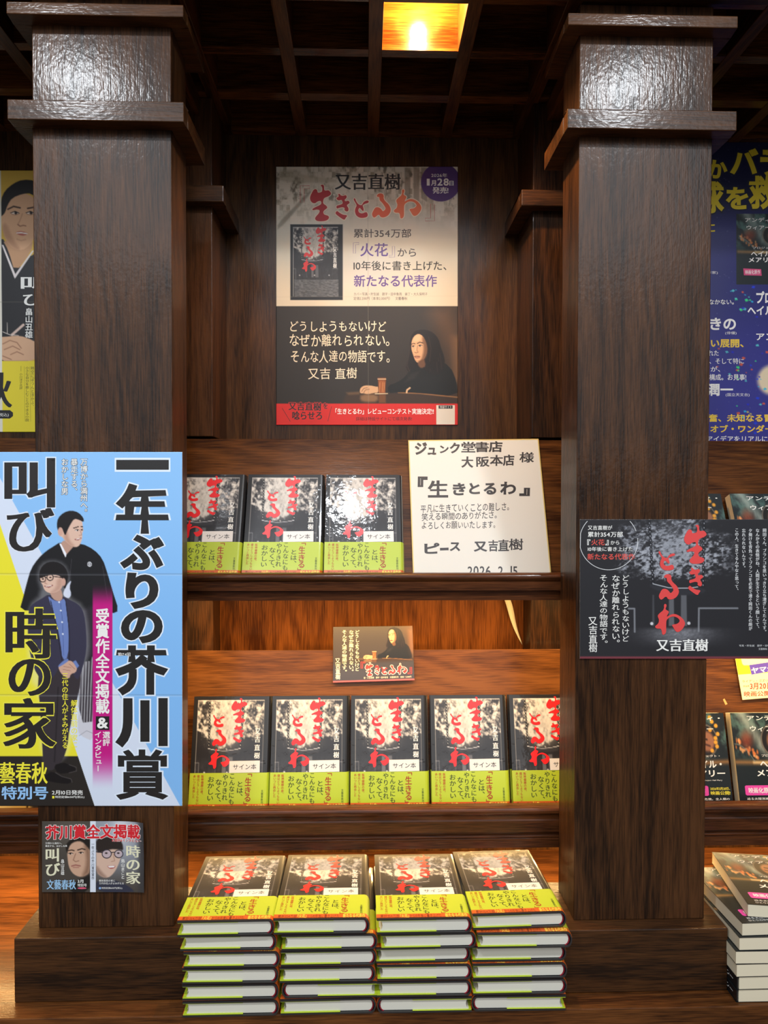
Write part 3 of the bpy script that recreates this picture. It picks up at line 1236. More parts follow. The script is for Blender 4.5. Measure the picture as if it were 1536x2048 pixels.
def paint_longhair(p, X, dark=(40, 34, 30), reflect=True):
    """long-haired man in black at a bar with a glass; X maps drawing units to picture units"""
    k = X(1, 0)[0]-X(0, 0)[0]

    def G(pts):
        return [X(*q) for q in pts]
    p.poly(G([(1230, 90), (1500, 90), (1500, 780), (1420, 760), (1400, 480), (1330, 330)]), (92, 66, 44), soft=190*k, op=.8)
    p.poly(G([(1440, 330), (1500, 320), (1500, 700), (1455, 660)]), (128, 92, 58), soft=90*k, op=.7)
    p.poly(G([(600, 775), (1500, 775), (1500, 880), (560, 880)]), (58, 42, 30), soft=26*k)
    p.line(G([(1010, 768), (1180, 775), (1480, 806)]), 9*k, (150, 105, 62), soft=9*k)
    p.poly(G([(600, 768), (720, 760), (700, 782), (620, 786)]), (120, 88, 56), soft=24*k, op=.7)
    if reflect:
        p.poly(G([(715, 782), (850, 782), (850, 840), (760, 845), (710, 830)]), (150, 112, 76), soft=30*k, op=.8)
        p.poly(G([(858, 782), (912, 782), (912, 850), (858, 850)]), (120, 74, 38), soft=18*k, op=.8)
    # clothes
    p.poly(G([(930, 775), (928, 712), (1000, 690), (1070, 640), (1100, 585), (1160, 540), (1300, 500), (1420, 560), (1470, 680), (1480, 800), (1180, 772), (1010, 765)]), (21, 20, 18), soft=6*k)
    p.poly(G([(1060, 690), (1110, 620), (1180, 600), (1140, 660)]), (34, 31, 28), soft=30*k)
    # hair
    HR = (24, 18, 16)
    p.poly(G([(1112, 345), (1130, 298), (1165, 275), (1225, 272), (1285, 295), (1328, 345), (1345, 410), (1368, 470), (1380, 540), (1350, 610), (1290, 640), (1230, 600), (1190, 560), (1150, 560), (1118, 590), (1096, 612), (1070, 575), (1086, 520), (1104, 450), (1103, 390)]), HR, soft=7*k)
    for x0_, y0_, x1_, y1_ in ((1240, 300, 1330, 520), (1260, 330, 1320, 600), (1225, 330, 1290, 560), (1300, 380, 1352, 580), (1250, 420, 1262, 600)):
        p.line(G([(x0_, y0_), ((x0_+x1_)/2+14, (y0_+y1_)/2-10), (x1_, y1_)]), 6*k, (58, 42, 32), soft=8*k, op=.5)
    # face, lit from the left
    p.poly(G([(1120, 350), (1142, 318), (1172, 304), (1204, 322), (1226, 368), (1236, 420), (1232, 468), (1212, 508), (1184, 532), (1160, 534), (1142, 514), (1126, 468), (1114, 430), (1112, 390)]), (212, 166, 126), soft=5*k)
    p.poly(G([(1206, 318), (1246, 400), (1240, 470), (1200, 536), (1180, 540), (1206, 470), (1212, 410), (1198, 350)]), (112, 78, 54), soft=28*k, op=.9)
    p.poly(G([(1128, 330), (1172, 306), (1192, 340), (1170, 366), (1128, 366)]), (226, 184, 146), soft=18*k, op=.7)
    p.poly(G([(1160, 528), (1212, 500), (1230, 560), (1190, 580), (1168, 556)]), (104, 72, 50), soft=16*k)
    p.line(G([(1116, 388), (1128, 381), (1142, 384)]), 6*k, (50, 34, 26), soft=4*k)
    p.line(G([(1160, 382), (1180, 372), (1206, 378)]), 6.5*k, (46, 31, 24), soft=4*k)
    p.ell(*X(1129, 405), 11*k, 5*k, (206, 186, 168), soft=3*k)
    p.ell(*X(1184, 400), 14*k, 5.5*k, (200, 178, 158), soft=3*k)
    p.ell(*X(1127, 405), 6*k, 5.5*k, (30, 20, 17), soft=3*k)
    p.ell(*X(1181, 400), 6.5*k, 6*k, (28, 19, 16), soft=3*k)
    p.line(G([(1118, 402), (1129, 398), (1141, 402)]), 3.5*k, (40, 27, 22), soft=3*k)
    p.line(G([(1169, 398), (1184, 392), (1200, 398)]), 3.5*k, (38, 26, 21), soft=3*k)
    p.line(G([(1154, 396), (1146, 432), (1140, 446)]), 5*k, (232, 192, 152), soft=5*k, op=.8)
    p.line(G([(1160, 400), (1158, 436), (1166, 448)]), 6*k, (158, 114, 84), soft=7*k, op=.8)
    p.line(G([(1139, 450), (1150, 456), (1166, 451)]), 4*k, (120, 80, 60), soft=4*k)
    p.line(G([(1138, 484), (1154, 480), (1182, 484)]), 6*k, (146, 88, 74), soft=4*k)
    p.line(G([(1138, 487), (1158, 488), (1184, 486)]), 2.5*k, (74, 42, 36), soft=2.5*k)
    p.line(G([(1144, 495), (1160, 498), (1178, 494)]), 7*k, (178, 118, 98), soft=5*k)
    p.line(G([(1150, 516), (1162, 521), (1176, 516)]), 5*k, (150, 108, 80), soft=6*k, op=.6)
    # locks in front of the face
    p.poly(G([(1170, 278), (1222, 272), (1290, 300), (1330, 360), (1345, 440), (1300, 560), (1252, 590), (1228, 540), (1242, 470), (1244, 410), (1226, 350), (1198, 308)]), HR, soft=7*k)
    p.poly(G([(1172, 276), (1140, 300), (1118, 340), (1110, 400), (1114, 450), (1126, 520), (1116, 580), (1096, 612), (1074, 580), (1088, 510), (1102, 440), (1100, 380), (1112, 320), (1140, 284)]), HR, soft=6*k)
    p.line(G([(1104, 400), (1094, 480), (1080, 555), (1098, 600)]), 5*k, (66, 48, 38), soft=7*k, op=.7)
    p.line(G([(1250, 330), (1268, 420), (1258, 520)]), 6*k, (64, 46, 36), soft=8*k, op=.6)
    for xx, yy in ((1072, 600), (1084, 632), (1066, 560)):
        p.line(G([(xx+24, yy-50), (xx, yy), (xx+10, yy+24)]), 3.5*k, (40, 31, 26), soft=4*k, op=.8)
    # hand and cuff
    p.poly(G([(706, 752), (716, 728), (745, 712), (790, 712), (835, 722), (856, 722), (856, 768), (815, 772), (770, 782), (735, 774), (712, 776)]), (206, 162, 122), soft=5*k)
    p.line(G([(722, 760), (738, 736), (766, 730)]), 5*k, (130, 92, 64), soft=4*k)
    p.line(G([(738, 770), (752, 748), (782, 742)]), 5*k, (130, 92, 64), soft=4*k)
    p.line(G([(1076, 768), (1080, 748), (1102, 732)]), 13*k, (214, 176, 134), soft=5*k)
    # glass
    p.poly(G([(848, 650), (914, 650), (910, 775), (854, 775)]), (112, 62, 30), soft=4*k, rnd=False)
    p.poly(G([(856, 672), (906, 672), (904, 770), (860, 770)]), (150, 84, 40), soft=12*k, rnd=False)
    p.line(G([(850, 662), (912, 662)]), 7*k, (222, 190, 150), soft=4*k)
    for x_ in (866, 888, 902):
        p.line(G([(x_, 690), (x_-5, 765)]), 4*k, (216, 150, 96), soft=4*k, op=.8)
    p.line(G([(828, 778), (926, 776)]), 7*k, (214, 190, 154), soft=4*k)


# ---- the big poster on the back wall of the middle bay
PY = YW-.0022
P = planeY(PY)
pa = cropmap(540, 320, .2539)
pb = cropmap(540, 590, .2539)
p = Pic(552.5, 333.5, 915.5, 850, 1.0, (216, 206, 188))
X, Y = p.X, p.Y
city = fbm((X-552)/9, (Y-333)/16, 21, 4)
blocks = fbm(np.floor((X-552)/7)*1.37, np.floor((Y-333)/11)*1.71, 22, 1)
p.mix((150, 138, 116), sstep(.42, .72, city*.6+blocks*.4)*sstep(470, 380, Y)*.85)
p.mix((96, 88, 74), sstep(.60, .80, city)*sstep(440, 370, Y)*.8)
p.poly([pa(*q) for q in ((60, 560), (60, 500), (200, 360), (300, 250), (330, 250), (220, 380))], (120, 110, 92), soft=5, op=.6)
p.poly([pa(*q) for q in ((420, 480), (560, 250), (1000, 250), (1470, 560), (1470, 640), (900, 560), (700, 620))], (190, 180, 160), soft=14, op=.5)
p.poly([pa(*q) for q in ((60, 80), (240, 80), (240, 120), (520, 150), (520, 180), (60, 180))], (172, 160, 136), soft=6, op=.5)
for x0 in (1060, 1130, 1190):
    p.poly([pa(*q) for q in ((x0, 60), (x0+46, 60), (x0+46, 330), (x0, 300))], (108, 98, 82), soft=3, op=.55)
p.mix((212, 201, 180), sstep(430, 520, Y))
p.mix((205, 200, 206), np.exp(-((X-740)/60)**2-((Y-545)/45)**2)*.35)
dark = sstep(611.6, 613.0, Y)
p.mix((44, 38, 33), dark)
q = Pic.__new__(Pic)
sav = p.c.copy()
paint_longhair(p, lambda x, y: pb(x, y))
p.c = np.where((dark > .5)[..., None], p.c, sav)
p.mix((205, 40, 34), sstep(806.6, 807.6, Y))
p.ell(*pa(1345, 175), 39.5, 38.5, (74, 46, 112))
# small picture of the book
x0, y0, x1, y1 = bx(pa, 160, 507, 573, 1103)
p.poly([(x0, y0), (x1, y0), (x1, y1), (x0, y1)], (24, 26, 32), rnd=False)
cp = Pic(0, 0, 1, 1, 1/150, (28, 30, 34))
cover_art(cp)
ii = (p.X > x0+2) & (p.X < x1-2) & (p.Y > y0+1) & (p.Y < y1-7)
uu = np.clip(((p.X-x0)/(x1-x0)*(cp.nx-1)).astype(int), 0, cp.nx-1)
vv = np.clip(((p.Y-y0)/(y1-y0)*(cp.ny-1)).astype(int), 0, cp.ny-1)
p.c[ii] = cp.c[vv, uu][ii]*.92
gd = ii & (p.Y > y0+(y1-y0)*.73) & (p.X > x0+8) & (p.X < x1-8)
p.c[gd] = (np.array([84, 86, 90.])+(fbm(X/4, Y/1.5, 31, 3)[..., None]-.5)*70)[gd]
p.line([(735.5, 334), (737, 849)], 1.0, (150, 140, 126), soft=1.6, op=.45)
p.line([(553, 594), (915, 592)], 1.0, (190, 180, 160), soft=1.6, op=.35)
poster = p.build('poster', P, PRINT, origin=atY(734, 592, PY))
tag(poster, 'tall book poster on the back wall, pale top, black photo half and red foot band', 'poster')
b = MB()
PUR = (92, 66, 136)
T(b, P, '又吉直樹', bx(pa, 510, 108, 1030, 235), BLACK, mincho=.022, bold=.006)
for k, bo, c in (('a', (619.8, 369, 663, 443), (176, 28, 36)), ('b', (670.7, 387.7, 699.5, 439.7), (176, 28, 36)), ('c', (707, 396.6, 738, 436), (180, 30, 38)), ('d', (743.8, 386.6, 781.4, 436), (224, 92, 52)), ('e', (787, 378.9, 843.4, 437.5), (232, 110, 64))):
    brush_box(b, P, k, bo, (236, 216, 190), 1, grow=1.6)
    brush_box(b, P, k, bo, c, 3)
bracket(b, P, (600.5, 371.5, 619, 405), .8, (176, 40, 40))
bracket(b, P, (850.5, 408, 869, 442), .8, (176, 40, 40), opening=False)
T(b, P, '2026年', bx(pa, 1270, 105, 1395, 137), WHITE, bold=.012, lift=2)
for s_, bo in (('1', (1235, 148, 1258, 202)), ('月', (1268, 160, 1308, 204)), ('28', (1318, 145, 1408, 203)), ('日', (1412, 165, 1446, 202))):
    T(b, P, s_, bx(pa, *bo), WHITE, bold=.03, lift=2)
T(b, P, '発売!', bx(pa, 1280, 213, 1405, 265), WHITE, bold=.02, lift=2)
brush(b, P, lambda x, y: (x0+(x1-x0)*title_map(x, y)[0], y0+(y1-y0)*(title_map(x, y)[1]*.985)), (202, 44, 46), 2)
T(b, P, '又吉直樹', bx(pa, 497, 688, 526, 852), WHITE, vert=True, lift=2, mincho=.02)
T(b, P, '累計354万部', bx(pa, 658, 542, 1112, 612), (66, 58, 56), bold=.012)
bracket(b, P, bx(pa, 656, 652, 700, 735), .7, PUR)
T(b, P, '火花', bx(pa, 710, 655, 930, 760), PUR, bold=.016)
bracket(b, P, bx(pa, 938, 680, 982, 766), .7, PUR, opening=False)
T(b, P, 'から', bx(pa, 1005, 697, 1150, 760), (62, 56, 58), bold=.01)
T(b, P, '10年後に書き上げた、', bx(pa, 658, 795, 1390, 870), BLACK, bold=.01)
T(b, P, '新たなる代表作', bx(pa, 660, 905, 1315, 1000), PUR, bold=.02)
T(b, P, 'カバー写真・貯生誠　題字・田中象雨　装丁・大久保明子', bx(pa, 660, 1044, 1240, 1068), (60, 56, 52))
T(b, P, '定価2,200円（本体2,000円）　文藝春秋', bx(pa, 658, 1078, 1082, 1104), (50, 46, 44))
build_blocks(b, 'upper_lettering', poster)
b = MB()
HW = (238, 222, 194)
T(b, P, 'どうしようもないけど', bx(pb, 160, 205, 915, 290), HW, jit=.10, bold=.004, seed=3)
T(b, P, 'なぜか離れられない。', bx(pb, 155, 308, 940, 405), HW, jit=.10, bold=.004, seed=5)
T(b, P, 'そんな人達の物語です。', bx(pb, 165, 435, 942, 535), HW, jit=.10, bold=.004, seed=8)
T(b, P, '又吉 直樹', bx(pb, 300, 572, 685, 665), HW, jit=.09, bold=.004, seed=2)
build_blocks(b, 'handwritten_lettering', poster)
b = MB()
T(b, P, '又吉直樹', bx(pb, 145, 845, 405, 910), BLACK, bold=.010, mincho=.02, halo=(.05, (205, 40, 34)), skew=.02)
T(b, P, 'を', bx(pb, 418, 850, 455, 896), BLACK, bold=.014, halo=(.07, (205, 40, 34)))
T(b, P, '唸らせろ', bx(pb, 175, 915, 410, 982), BLACK, bold=.012, mincho=.02)
stroke(b, P, [pb(95, 890), pb(160, 996)], .8, BLACK)
stroke(b, P, [pb(486, 878), pb(455, 996)], .8, BLACK)
T(b, P, '「生きとるわ」レビューコンテスト実施決定!!', bx(pb, 515, 893, 1290, 940), WHITE, bold=.016)
T(b, P, '詳細は特設サイトにて順次発表!', bx(pb, 678, 960, 1118, 990), (40, 12, 12))
poly(b, P, [pb(1310, 868), pb(1456, 868), pb(1456, 1020), pb(1310, 1020)], (222, 212, 196))
poly(b, P, [pb(1328, 870), pb(1438, 870), pb(1438, 895), pb(1328, 895)], BLACK, 1)
T(b, P, '特設サイト', bx(pb, 1338, 873, 1430, 892), WHITE, lift=2)
build_blocks(b, 'band_lettering', poster)

# ---- the large blue poster on the left column
PY = YC-.0020
P = planeY(PY)
c_ = cropmap(0, 890, .2474)


def d_(x, y):
    return c_(x, y+1415)


p = Pic(-136, 904, 364.5, 1612, 1.25, (140, 190, 238))
X, Y = p.X, p.Y
p.mix((120, 178, 236), sstep(980, 1300, Y)*sstep(150, 330, X)*.5)
l1 = (Y-890)/.2474-430-(X/.2474-90)*1.82          # >0 below the first slant
l2 = (Y-890)/.2474-640-(X/.2474)*2.98
p.mix((214, 222, 238), sstep(-4, 4, l1))
p.mix((236, 224, 52), sstep(-4, 4, l2))
p.mix((42, 37, 34), sstep(-4, 4, l2)*sstep(1511.5, 1513, Y))
# man in formal kimono
SK = (222, 184, 164)


def Gc(pts):
    return [c_(*q) for q in pts]


p.poly(Gc([(625, 2270), (640, 2150), (760, 2210), (760, 2400), (640, 2345)]), (206, 204, 212), soft=2)
p.line(Gc([(640, 2350), (700, 2310), (750, 2330)]), 1.0, (150, 150, 158))
hk = Gc([(640, 1720), (700, 1640), (790, 1640), (790, 2230), (632, 2250)])
p.poly(hk, (66, 60, 66), soft=1.5)
for i in range(7):
    p.line([c_(650+i*24, 1720-i*4), c_(636+i*22, 2240)], 1.6, (200, 198, 200), soft=1.2, op=.85)
p.poly(Gc([(485, 785), (440, 815), (375, 855), (310, 915), (250, 1000), (215, 1120), (185, 1240), (158, 1335), (330, 1345), (420, 1500), (640, 1760), (760, 1740), (800, 1400), (860, 1330), (905, 1365), (962, 1340), (910, 1180), (870, 1040), (830, 920), (760, 845), (660, 795)]), (30, 29, 31), soft=1.6)
p.poly(Gc([(640, 1330), (760, 1300), (770, 1700), (650, 1740)]), (48, 44, 50), soft=14)
p.line(Gc([(580, 920), (560, 1100)]), 1.2, (58, 56, 60))
p.line(Gc([(830, 980), (870, 1250)]), 1.2, (58, 56, 60))
p.poly(Gc([(486, 800), (520, 905), (560, 860), (600, 815), (520, 765)]), (188, 148, 130), soft=2)
p.poly(Gc([(480, 800), (492, 795), (538, 880), (530, 912)]), (236, 236, 242), soft=1)
p.poly(Gc([(465, 690), (480, 640), (540, 590), (620, 580), (666, 615), (668, 660), (676, 690), (664, 712), (666, 745), (656, 785), (640, 815), (612, 828), (570, 815), (530, 780), (505, 745), (480, 735)]), SK, soft=1.6)
p.poly(Gc([(520, 700), (545, 690), (560, 770), (610, 822), (560, 815), (515, 760)]), (186, 142, 122), soft=9, op=.8)
p.poly(Gc([(458, 650), (468, 590), (515, 545), (575, 528), (635, 545), (676, 590), (678, 625), (640, 605), (600, 595), (570, 640), (545, 690), (528, 735), (512, 700), (500, 668), (478, 672), (470, 700)]), (34, 30, 30), soft=2)
p.ell(*c_(488, 700), 5.0, 8.5, (210, 164, 146), soft=2)
p.line(Gc([(596, 672), (634, 660)]), 2.0, (60, 44, 40))
p.line(Gc([(655, 660), (668, 660)]), 2.0, (60, 44, 40))
p.ell(*c_(622, 690), 3.4, 1.3, (226, 214, 208), soft=.9)
p.ell(*c_(626, 690), 1.5, 1.4, (30, 22, 22), soft=.8)
p.ell(*c_(663, 687), 1.5, 1.3, (30, 22, 22), soft=.8)
p.line(Gc([(606, 687), (622, 681), (638, 686)]), 1.0, (44, 32, 30))
p.line(Gc([(654, 684), (668, 680)]), 1.0, (44, 32, 30))
p.line(Gc([(650, 690), (660, 728), (640, 732)]), 1.2, (176, 128, 112))
p.line(Gc([(608, 764), (632, 766), (654, 752)]), 2.4, (150, 84, 80))
p.line(Gc([(618, 763), (648, 756)]), 1.2, (240, 234, 230))
p.ell(*c_(724, 964), 4.6, 5, (214, 214, 218), soft=1)
p.ring(*c_(724, 964), 2.6, 2.8, .9, (80, 78, 82))
p.line(Gc([(708, 964), (740, 964)]), .9, (80, 78, 82))
p.poly(Gc([(512, 1190), (540, 1130), (580, 1088), (560, 1150), (578, 1205), (560, 1240), (530, 1232), (512, 1214)]), (206, 212, 230), soft=2)
# man with round glasses in a navy jacket
p.poly(Gc([(300, 1060), (330, 960), (420, 930), (520, 960), (560, 1050), (550, 1180), (560, 1230), (680, 1300), (715, 1480), (720, 1680), (650, 1980), (600, 2350), (520, 2560), (330, 2600), (320, 1990), (240, 1900), (215, 1500), (230, 1300), (340, 1200)]), (232, 232, 238), soft=16, op=.38)
p.poly(Gc([(350, 1720), (640, 1760), (655, 1860), (640, 2000), (560, 2300), (545, 2440), (515, 2530), (470, 2600), (400, 2640), (350, 2600), (340, 2400), (325, 2120), (300, 1900)]), (56, 49, 53), soft=2)
p.line(Gc([(470, 1960), (455, 2300), (440, 2560)]), 2.2, (38, 33, 36), soft=3)
p.poly(Gc([(392, 1205), (340, 1240), (275, 1275), (235, 1320), (225, 1420), (225, 1600), (270, 1800), (330, 1900), (420, 1900), (500, 1760), (560, 1760), (600, 1880), (640, 1900), (690, 1720), (702, 1600), (690, 1420), (668, 1330), (630, 1285), (560, 1250), (515, 1225)]), (56, 53, 72), soft=1.8)
p.poly(Gc([(385, 1215), (430, 1255), (480, 1265), (525, 1235), (540, 1330), (556, 1500), (552, 1720), (505, 1740), (490, 1600), (455, 1420), (410, 1290)]), (108, 128, 184), soft=1.6)
p.line(Gc([(490, 1280), (505, 1420), (515, 1700)]), 1.0, (76, 92, 144))
for q_ in ((478, 1270), (492, 1338), (502, 1432), (508, 1528)):
    p.ell(*c_(*q_), 1.7, 1.7, (226, 230, 240))
p.line(Gc([(410, 1260), (460, 1480), (500, 1740)]), 1.6, (34, 32, 46))
p.line(Gc([(530, 1250), (560, 1500), (560, 1740)]), 1.6, (34, 32, 46))
p.poly(Gc([(398, 1180), (490, 1150), (512, 1238), (478, 1268), (425, 1245)]), (190, 150, 132), soft=2)
p.poly(Gc([(322, 1060), (380, 1020), (480, 1030), (510, 1090), (505, 1150), (470, 1185), (420, 1200), (378, 1190), (355, 1165), (345, 1130), (330, 1110)]), SK, soft=1.6)
p.poly(Gc([(460, 1080), (510, 1070), (500, 1160), (440, 1195), (400, 1198), (455, 1150)]), (184, 140, 122), soft=9, op=.7)
p.poly(Gc([(313, 1065), (325, 1000), (365, 955), (420, 940), (480, 950), (530, 990), (552, 1050), (545, 1110), (528, 1165), (512, 1150), (514, 1095), (490, 1060), (440, 1048), (380, 1055), (330, 1080)]), (30, 26, 27), soft=2)
p.ell(*c_(514, 1108), 4.2, 8, (206, 160, 142), soft=2)
for cx0, cy0, r0 in ((345, 1082, 6.3), (405, 1070, 6.3)):
    p.ring(*c_(cx0, cy0), r0, r0, 1.7, (36, 28, 28))
    p.ell(*c_(cx0+2, cy0+1), 2.2, 1.4, (40, 30, 30))
p.line(Gc([(368, 1074), (382, 1070)]), 1.4, (36, 28, 28))
p.line(Gc([(430, 1062), (505, 1072)]), 1.6, (36, 28, 28))
p.line(Gc([(372, 1090), (362, 1118), (380, 1122)]), 1.2, (176, 128, 112))
p.line(Gc([(362, 1142), (395, 1150), (425, 1134)]), 2.2, (146, 84, 80))
p.line(Gc([(372, 1143), (416, 1137)]), 1.0, (240, 234, 230))
p.poly(Gc([(468, 1790), (500, 1760), (555, 1740), (590, 1752), (625, 1800), (612, 1840), (572, 1850), (560, 1890), (528, 1875), (490, 1845)]), (206, 164, 142), soft=1.6)
p.poly(Gc([(466, 1800), (480, 1772), (540, 1722), (560, 1742), (505, 1780)]), (108, 128, 184), soft=1.6)
p.poly(Gc([(590, 1752), (612, 1740), (640, 1785), (622, 1806)]), (108, 128, 184), soft=1.6)
for q_ in (((515, 1790), (575, 1800)), ((510, 1815), (570, 1825)), ((560, 1770), (605, 1812))):
    p.line(Gc(q_), 1.0, (156, 112, 96))
for sh in ([(430, 2590), (510, 2565), (560, 2585), (615, 2605), (618, 2635), (560, 2650), (470, 2660)], [(345, 2700), (400, 2640), (450, 2650), (500, 2680), (575, 2700), (582, 2725), (540, 2742), (420, 2725)]):
    p.poly(Gc(sh), (24, 20, 21), soft=2)
    p.line(Gc(sh[2:6]), 1.4, (120, 112, 112), soft=2, op=.5)
# magenta band
mg = sstep(185, 186, X)*sstep(225.6, 224.6, X)*sstep(1165, 1215, Y)*sstep(1582, 1500, Y)
p.mix((196, 26, 128), mg)
for yv in (1147, 1389):
    p.line([(-136, yv), (365, yv+1)], 1.2, (70, 76, 90), soft=3, op=.35)
    p.line([(-136, yv+2.2), (365, yv+3.2)], 1.0, (240, 244, 250), soft=2.5, op=.35)
poster = p.build('poster', P, PRINT, origin=atY(114, 1258, PY))
tag(poster, 'large blue and yellow poster with two men, taped to the left column', 'poster')
b = MB()
HW = (226, 236, 248)
for ch, bo in (('一', (232.5, 919.7, 337.7, 939.5)), ('年', (231, 966.7, 338, 1067.5)), ('ぶ', (240, 1069, 328.5, 1140)), ('り', (251, 1144.8, 317, 1218)), ('の', (242, 1220, 325.5, 1287)), ('芥', (230.5, 1290.7, 336.5, 1391)), ('川', (230.5, 1396, 335.5, 1495)), ('賞', (232, 1498.5, 337, 1599.5))):
    T(b, P, ch, bo, (32, 29, 28), bold={'一': .03, '賞': .022, '年': .045, '芥': .04}.get(ch, .05), halo=(.03, HW))
build_blocks(b, 'headline_lettering', poster)
b = MB()
for ch, bo, h in (('叫', (8.7, 916, 110.5, 1015), (220, 232, 246)), ('び', (13.6, 1016, 109, 1103), (226, 230, 240)), ('時', (11, 1216.6, 114, 1317), (240, 230, 70)), ('の', (17, 1318, 102, 1391.5), (240, 230, 70)), ('家', (6, 1396, 112, 1497), (240, 230, 70))):
    T(b, P, ch, bo, (36, 31, 29), bold=.004, mincho=.028, halo=(.024, h))
build_blocks(b, 'title_lettering', poster)
b = MB()
for s_, bo in (('万博から満州へ。', (650, 112, 708, 538)), ('暴走する、', (573, 112, 628, 366)), ('おかしな男', (496, 112, 552, 402))):
    T(b, P, s_, bx(c_, *bo), WHITE, vert=True, bold=.014, halo=(.05, (52, 62, 84)))
YEL = (244, 232, 60)
T(b, P, '三代の住人がよみがえる', bx(d_, 500, 430, 552, 1036), YEL, vert=True, bold=.014)
T(b, P, '解体直前の家に', bx(d_, 573, 645, 628, 1030), YEL, vert=True, bold=.014)
T(b, P, '受賞作全文掲載', (190.7, 1216.6, 219.6, 1427.5), WHITE, vert=True, bold=.03)
poly(b, P, [d_(775, 778), d_(884, 778), d_(884, 888), d_(775, 888)], (28, 24, 26), 1)
T(b, P, '&', bx(d_, 786, 788, 876, 876), WHITE, bold=.03, lift=3)
T(b, P, '選評', bx(d_, 830, 902, 890, 1018), WHITE, vert=True, bold=.02)
T(b, P, 'インタビュー', bx(d_, 766, 902, 822, 1222), WHITE, vert=True, bold=.02)
T(b, P, '第174回', bx(d_, 953, 262, 1055, 292), WHITE, lift=4, bold=.01)
build_blocks(b, 'caption_lettering', poster)
b = MB()
T(b, P, '文藝春秋', (-34, 1524, 95.5, 1568), YEL, bold=.008, mincho=.018)
T(b, P, '3月特別号', (-44, 1572.5, 96.5, 1599), (150, 196, 240), bold=.03)
T(b, P, '2月10日発売', bx(d_, 420, 1375, 670, 1413), WHITE, bold=.016)
poly(b, P, [d_(422, 1422), d_(440, 1422), d_(440, 1442), d_(422, 1442)], YEL)
T(b, P, '特別定価1650円(税込)', bx(d_, 446, 1420, 682, 1443), WHITE, bold=.01)
build_blocks(b, 'imprint_lettering', poster)

# ---- the small flyer below it
e_ = cropmap(70, 1620, .15625)
PY = YC-.0022
_P0 = planeY(PY)


def P(u, v, k=0):
    q = _P0(u, v, k)
    t = np.clip((np.asarray(u, float)-235)/54.0, 0, 1)
    r = np.clip((1720-np.asarray(v, float))/80.0, 0, 1)
    q[..., 1] -= .006*t*t*(.25+.75*r)
    return q


p = Pic(84, 1642.4, 288.6, 1784.2, .8, (74, 68, 62))
X, Y = p.X, p.Y


def Ge(pts):
    return [e_(*q) for q in pts]


p.mix((104, 96, 86), np.exp(-((X-140)/40)**2-((Y-1660)/40)**2)*.6)
rt = sstep(184, 185, X)
p.mix((150, 154, 164), rt*sstep(1790, 1690, Y))
p.mix((206, 210, 218), rt*np.exp(-((X-243)/22)**2-((Y-1652)/40)**2))
p.mix((60, 58, 60), rt*sstep(268, 286, X)*.9)
p.poly(Ge([(700, 1056), (420, 1056), (520, 900), (640, 860), (705, 800)]), (34, 31, 30), soft=4)
p.poly(Ge([(415, 610), (412, 520), (440, 450), (500, 395), (590, 375), (680, 420), (704, 480), (704, 790), (660, 835), (590, 858), (530, 845), (470, 800), (430, 720)]), (204, 164, 138), soft=3)
p.poly(Ge([(620, 420), (705, 460), (705, 800), (640, 840), (600, 850), (650, 740), (660, 600)]), (132, 98, 78), soft=12, op=.9)
p.poly(Ge([(392, 500), (400, 430), (470, 370), (560, 350), (704, 350), (704, 520), (670, 470), (600, 400), (520, 400), (450, 440), (420, 520), (412, 560)]), (36, 31, 28), soft=4)
p.line(Ge([(425, 520), (470, 512), (500, 520)]), 2.2, (70, 52, 42), soft=2)
p.line(Ge([(548, 512), (600, 495), (640, 505)]), 2.4, (64, 48, 40), soft=2)
for ex, ey in ((456, 558), (590, 548)):
    p.ell(*e_(ex, ey), 4.4, 1.6, (220, 204, 190), soft=.9)
    p.ell(*e_(ex-4, ey), 1.9, 1.8, (34, 25, 22), soft=.8)
    p.line(Ge([(ex-30, ey-2), (ex, ey-11), (ex+30, ey-2)]), 1.2, (44, 32, 28), soft=1)
p.line(Ge([(520, 560), (490, 640), (520, 662), (560, 650)]), 1.6, (150, 110, 90), soft=2)
p.line(Ge([(470, 718), (520, 704), (578, 716)]), 2.4, (156, 96, 88), soft=2)
p.line(Ge([(490, 735), (560, 735)]), 2.0, (176, 120, 106), soft=2)
p.poly(Ge([(780, 1056), (780, 900), (860, 930), (960, 880), (1120, 930), (1240, 1000), (1280, 1056)]), (52, 54, 70), soft=4)
p.poly(Ge([(785, 600), (785, 520), (900, 480), (1100, 500), (1112, 560), (1075, 680), (1040, 760), (990, 830), (935, 868), (860, 862), (785, 800)]), (214, 180, 160), soft=3)
p.poly(Ge([(785, 700), (860, 800), (930, 866), (860, 862), (785, 800)]), (150, 118, 102), soft=8, op=.8)
p.poly(Ge([(783, 545), (783, 360), (900, 345), (1060, 350), (1120, 420), (1132, 520), (1080, 505), (960, 500), (860, 540)]), (46, 38, 36), soft=4)
for cx0, r0 in ((918, 9.2), (1072, 8.4)):
    p.ell(*e_(cx0, 562), r0, r0*.92, (186, 172, 186), soft=2, op=.7)
    p.ring(*e_(cx0, 562), r0, r0*.92, 1.7, (46, 42, 50))
    p.ell(*e_(cx0-6, 552), 2.6, 1.6, (50, 40, 40), soft=1.5)
p.line(Ge([(978, 545), (1016, 540)]), 1.8, (46, 42, 50))
p.line(Ge([(785, 535), (862, 545)]), 1.8, (46, 42, 50))
p.line(Ge([(1000, 560), (1020, 650), (980, 660)]), 1.4, (176, 136, 116), soft=2)
p.poly(Ge([(918, 712), (970, 715), (1035, 705), (1015, 748), (955, 755)]), (170, 84, 84), soft=2)
p.poly(Ge([(930, 717), (1025, 712), (1010, 735), (950, 738)]), (240, 236, 232), soft=1.6)
p.mix((222, 228, 240), sstep(180.0, 180.8, X)*sstep(191.8, 191.0, X))
